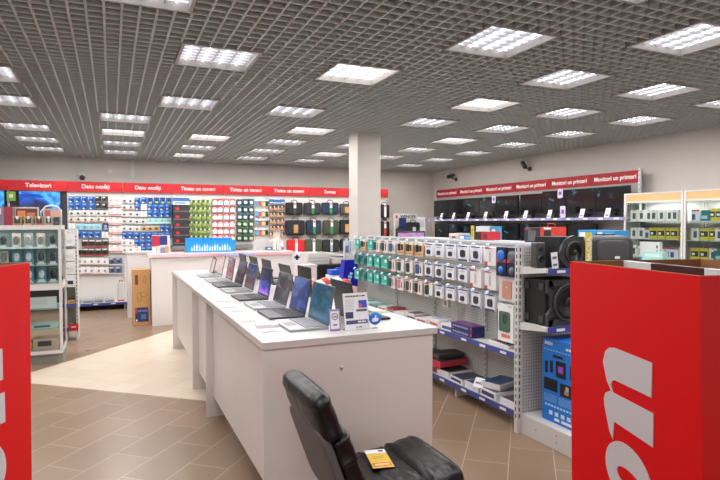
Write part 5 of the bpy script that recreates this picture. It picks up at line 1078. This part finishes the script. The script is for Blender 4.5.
far, near = (1.353, 1.368), (1.254, .865)
oR, R, W, D = red_carton('tall red carton with large light grey letters by the loudspeakers', far, near, (.981, -.193), .03)
b = MB(); iy = .19
for x0, x1, m in ((.008, .13, M_lab), (.13, .33, M_maroon), (.33, W-.012, M_lab)): b.box(x0, x1, iy, iy+.02, .9, 1.519, m, M=R)
b.box(.008, W-.012, iy+.02, iy+.03, 0.02, 1.518, M_redin, M=R); b.build('folded_insert', oR)
LN = [(.170, 1.235), (.179, 1.2675), (.197, 1.2832), (.220, 1.287), (.3665, 1.2795), (.3665, 1.188), (.226, 1.195), (.2125, 1.191), (.208, 1.178), (.2148, 1.1565), (.374, 1.149), (.374, 1.060), (.2215, 1.0755), (.2172, 1.0216), (.203, 1.040), (.1792, 1.1069), (.1761, 1.1286), (.1826, 1.1469), (.2067, 1.1603), (.1874, 1.1861)]
def on_face(parent, R, dx, lean):
    A = lambda p: (p[0]+dx-(1.52-p[1])*lean, p[1])
    y = -.0035; b = MB().prism([A(p) for p in LN], y, -.0016, M_letter, 'y', M=R)
    b.build('letter_n', parent)
    n = 32; cx, cz = .278, .945; out = [A((cx+.096*math.cos(t)*(1 if math.cos(t) > 0 else .95), cz+.083*math.sin(t)-.012*math.cos(t))) for t in [2*PI*k/n for k in range(n)]]
    inn = [A((cx+.010+.052*math.cos(t), cz-.012+.026*math.sin(t)-.010*math.cos(t))) for t in [2*PI*k/n for k in range(n)]]
    vs = [(p[0], y, p[1]) for p in out]+[(p[0], y, p[1]) for p in inn]+[(p[0], -.0016, p[1]) for p in out]+[(p[0], -.0016, p[1]) for p in inn]; fs = []
    for k in range(n):
        q = (k+1) % n; fs += [(k, q, n+q, n+k), (2*n+k, 3*n+k, 3*n+q, 2*n+q), (k, 2*n+k, 2*n+q, q), (n+k, n+q, 3*n+q, 3*n+k)]
    MB().add(vs, fs, M_letter, False, R).build('letter_o', parent)
on_face(oR, R, 0, .03)

far2, near2 = (-.244-.0, 2.079), (-.405, 1.595)
oL, R2, W2, D2 = red_carton('tall red carton at the aisle entrance opposite the laptop table', near2, far2, (-.949, .316), -.022)
on_face(oL, R2, lerp_face(1.5, near2, far2)-.374, -.022)

# ------------------------------------------------------------------ black recliner
o = thing('recliner_chair', 'black leather recliner chair at the end of the laptop table', 'chair', (0, 0, 0))
cyc, hw = 2.37, .26
def cushion(name, cx, cz, L_, T_, ang, e=.4, w=hw, yc=cyc, m=None):
    M = Matrix.Translation((cx, yc, cz)) @ Matrix.Rotation(-ang, 4, 'Y')
    return MB().puff(L_/2, w, T_/2, m or M_leather, .3, 72, 24, M, e2=e, pleat=(.16, 5)).build(name, o)
# seat cushions, from the backrest out to the leg rest
cushion('seat_cushion', 1.07, .405, .23, .14, 0); cushion('seat_cushion', 1.22, .41, .21, .15, .05); cushion('leg_rest_cushion', 1.385, .44, .215, .165, .12, .6)
# backrest: stacked puckered rolls that lean back
def back_roll(name, s0, s1, T_, m=M_leather, off=0, w=hw, e=.42):
    bx, bz = .965, .42; d = Vector((-.335, .942)); nrm = Vector((.942, .335))
    c = Vector((bx, bz))+d*(s0+s1)/2+nrm*off; ang = math.atan2(d.y, d.x)
    M = Matrix.Translation((c.x, cyc, c.y)) @ Matrix.Rotation(-ang, 4, 'Y')
    return MB().puff((s1-s0)/2, w, T_/2, m, .3, 72, 24, M, e2=e, pleat=(.16, 5) if m is M_leather else None).build(name, o)
back_roll('backrest_cushion', -.03, .15, .11, off=.01); back_roll('backrest_cushion', .10, .25, .105, off=.01); back_roll('backrest_cushion', .20, .36, .11, off=.01)
back_roll('headrest', .32, .555, .12, off=-.012, e=.6)
back_roll('back_shell', .0, .40, .05, m=M_leathb, off=-.05, w=hw-.015, e=.35)
sd = MB().prism([(.93, .38), (1.34, .37), (1.34, .33), (.95, .31)], cyc-hw+.03, cyc+hw-.03, M_blackm, 'y'); sd.build('seat_frame', o)
MB().box(1.0, 1.3, cyc-.16, cyc+.16, .30, .33, M_orange).build('wooden_base', o); 
MB().tube([(1.15, cyc, .08), (1.15, cyc, .34)], .03, M_black, 14).build('swivel_column', o)
for k in range(4):
    a = PI/4+PI/2*k; MB().tube([(1.15, cyc, .10), (1.15+.28*math.cos(a), cyc+.28*math.sin(a), .02)], .02, M_orange, 8).build('leg', o)
MB().tube([(.99, cyc-.2, .35), (.92, cyc-.2, .36), (.89, cyc-.2, .37)], .018, M_orange, 8).build('recline_lever', o)
pts = [(1.104, 2.45), (1.209, 2.442), (1.16, 2.23), (1.059, 2.231)]
o = thing('yellow_leaflet', 'yellow and white price leaflet lying on the recliner seat', 'leaflet', (1.185, 2.44, .487), -.22)
Mt = Matrix.Rotation(.0, 4, 'X')
MB().box(-.052, .052, -.105, .105, 0, .002, cmat((236, 190, 60))).box(-.052, .052, .06, .105, .002, .0026, M_lab).box(-.045, .045, -.09, -.05, .002, .0026, cmat((224, 96, 50))).build('sheet', o)
b = MB().box(-.03, .02, .0, .004, .002, .0026, cmat((170, 130, 40))).box(-.03, .03, .02, .024, .002, .0026, cmat((170, 130, 40))).box(-.035, .035, -.08, -.062, .0026, .003, cmat((250, 206, 150))).box(.015, .04, .075, .095, .0026, .003, cmat((60, 60, 60))); b.build('print', o)

# ------------------------------------------------------------------ world and output
w = bpy.data.worlds.new('world'); sc.world = w; w.use_nodes = True; w.node_tree.nodes['Background'].inputs[0].default_value = (1, .965, .945, 1); w.node_tree.nodes['Background'].inputs[1].default_value = 2.2  # world light enters by the added front windows as fill
sc.view_settings.view_transform = 'Standard'; sc.view_settings.look = 'None'; sc.view_settings.gamma = 1; sc.view_settings.use_curve_mapping = False
sc.view_settings.exposure = .02
sc.cycles.max_bounces = 7; sc.cycles.diffuse_bounces = 4; sc.cycles.glossy_bounces = 3; sc.cycles.transparent_max_bounces = 12
sc.cycles.use_denoising = True; sc.cycles.sample_clamp_indirect = 4; sc.cycles.caustics_reflective = False
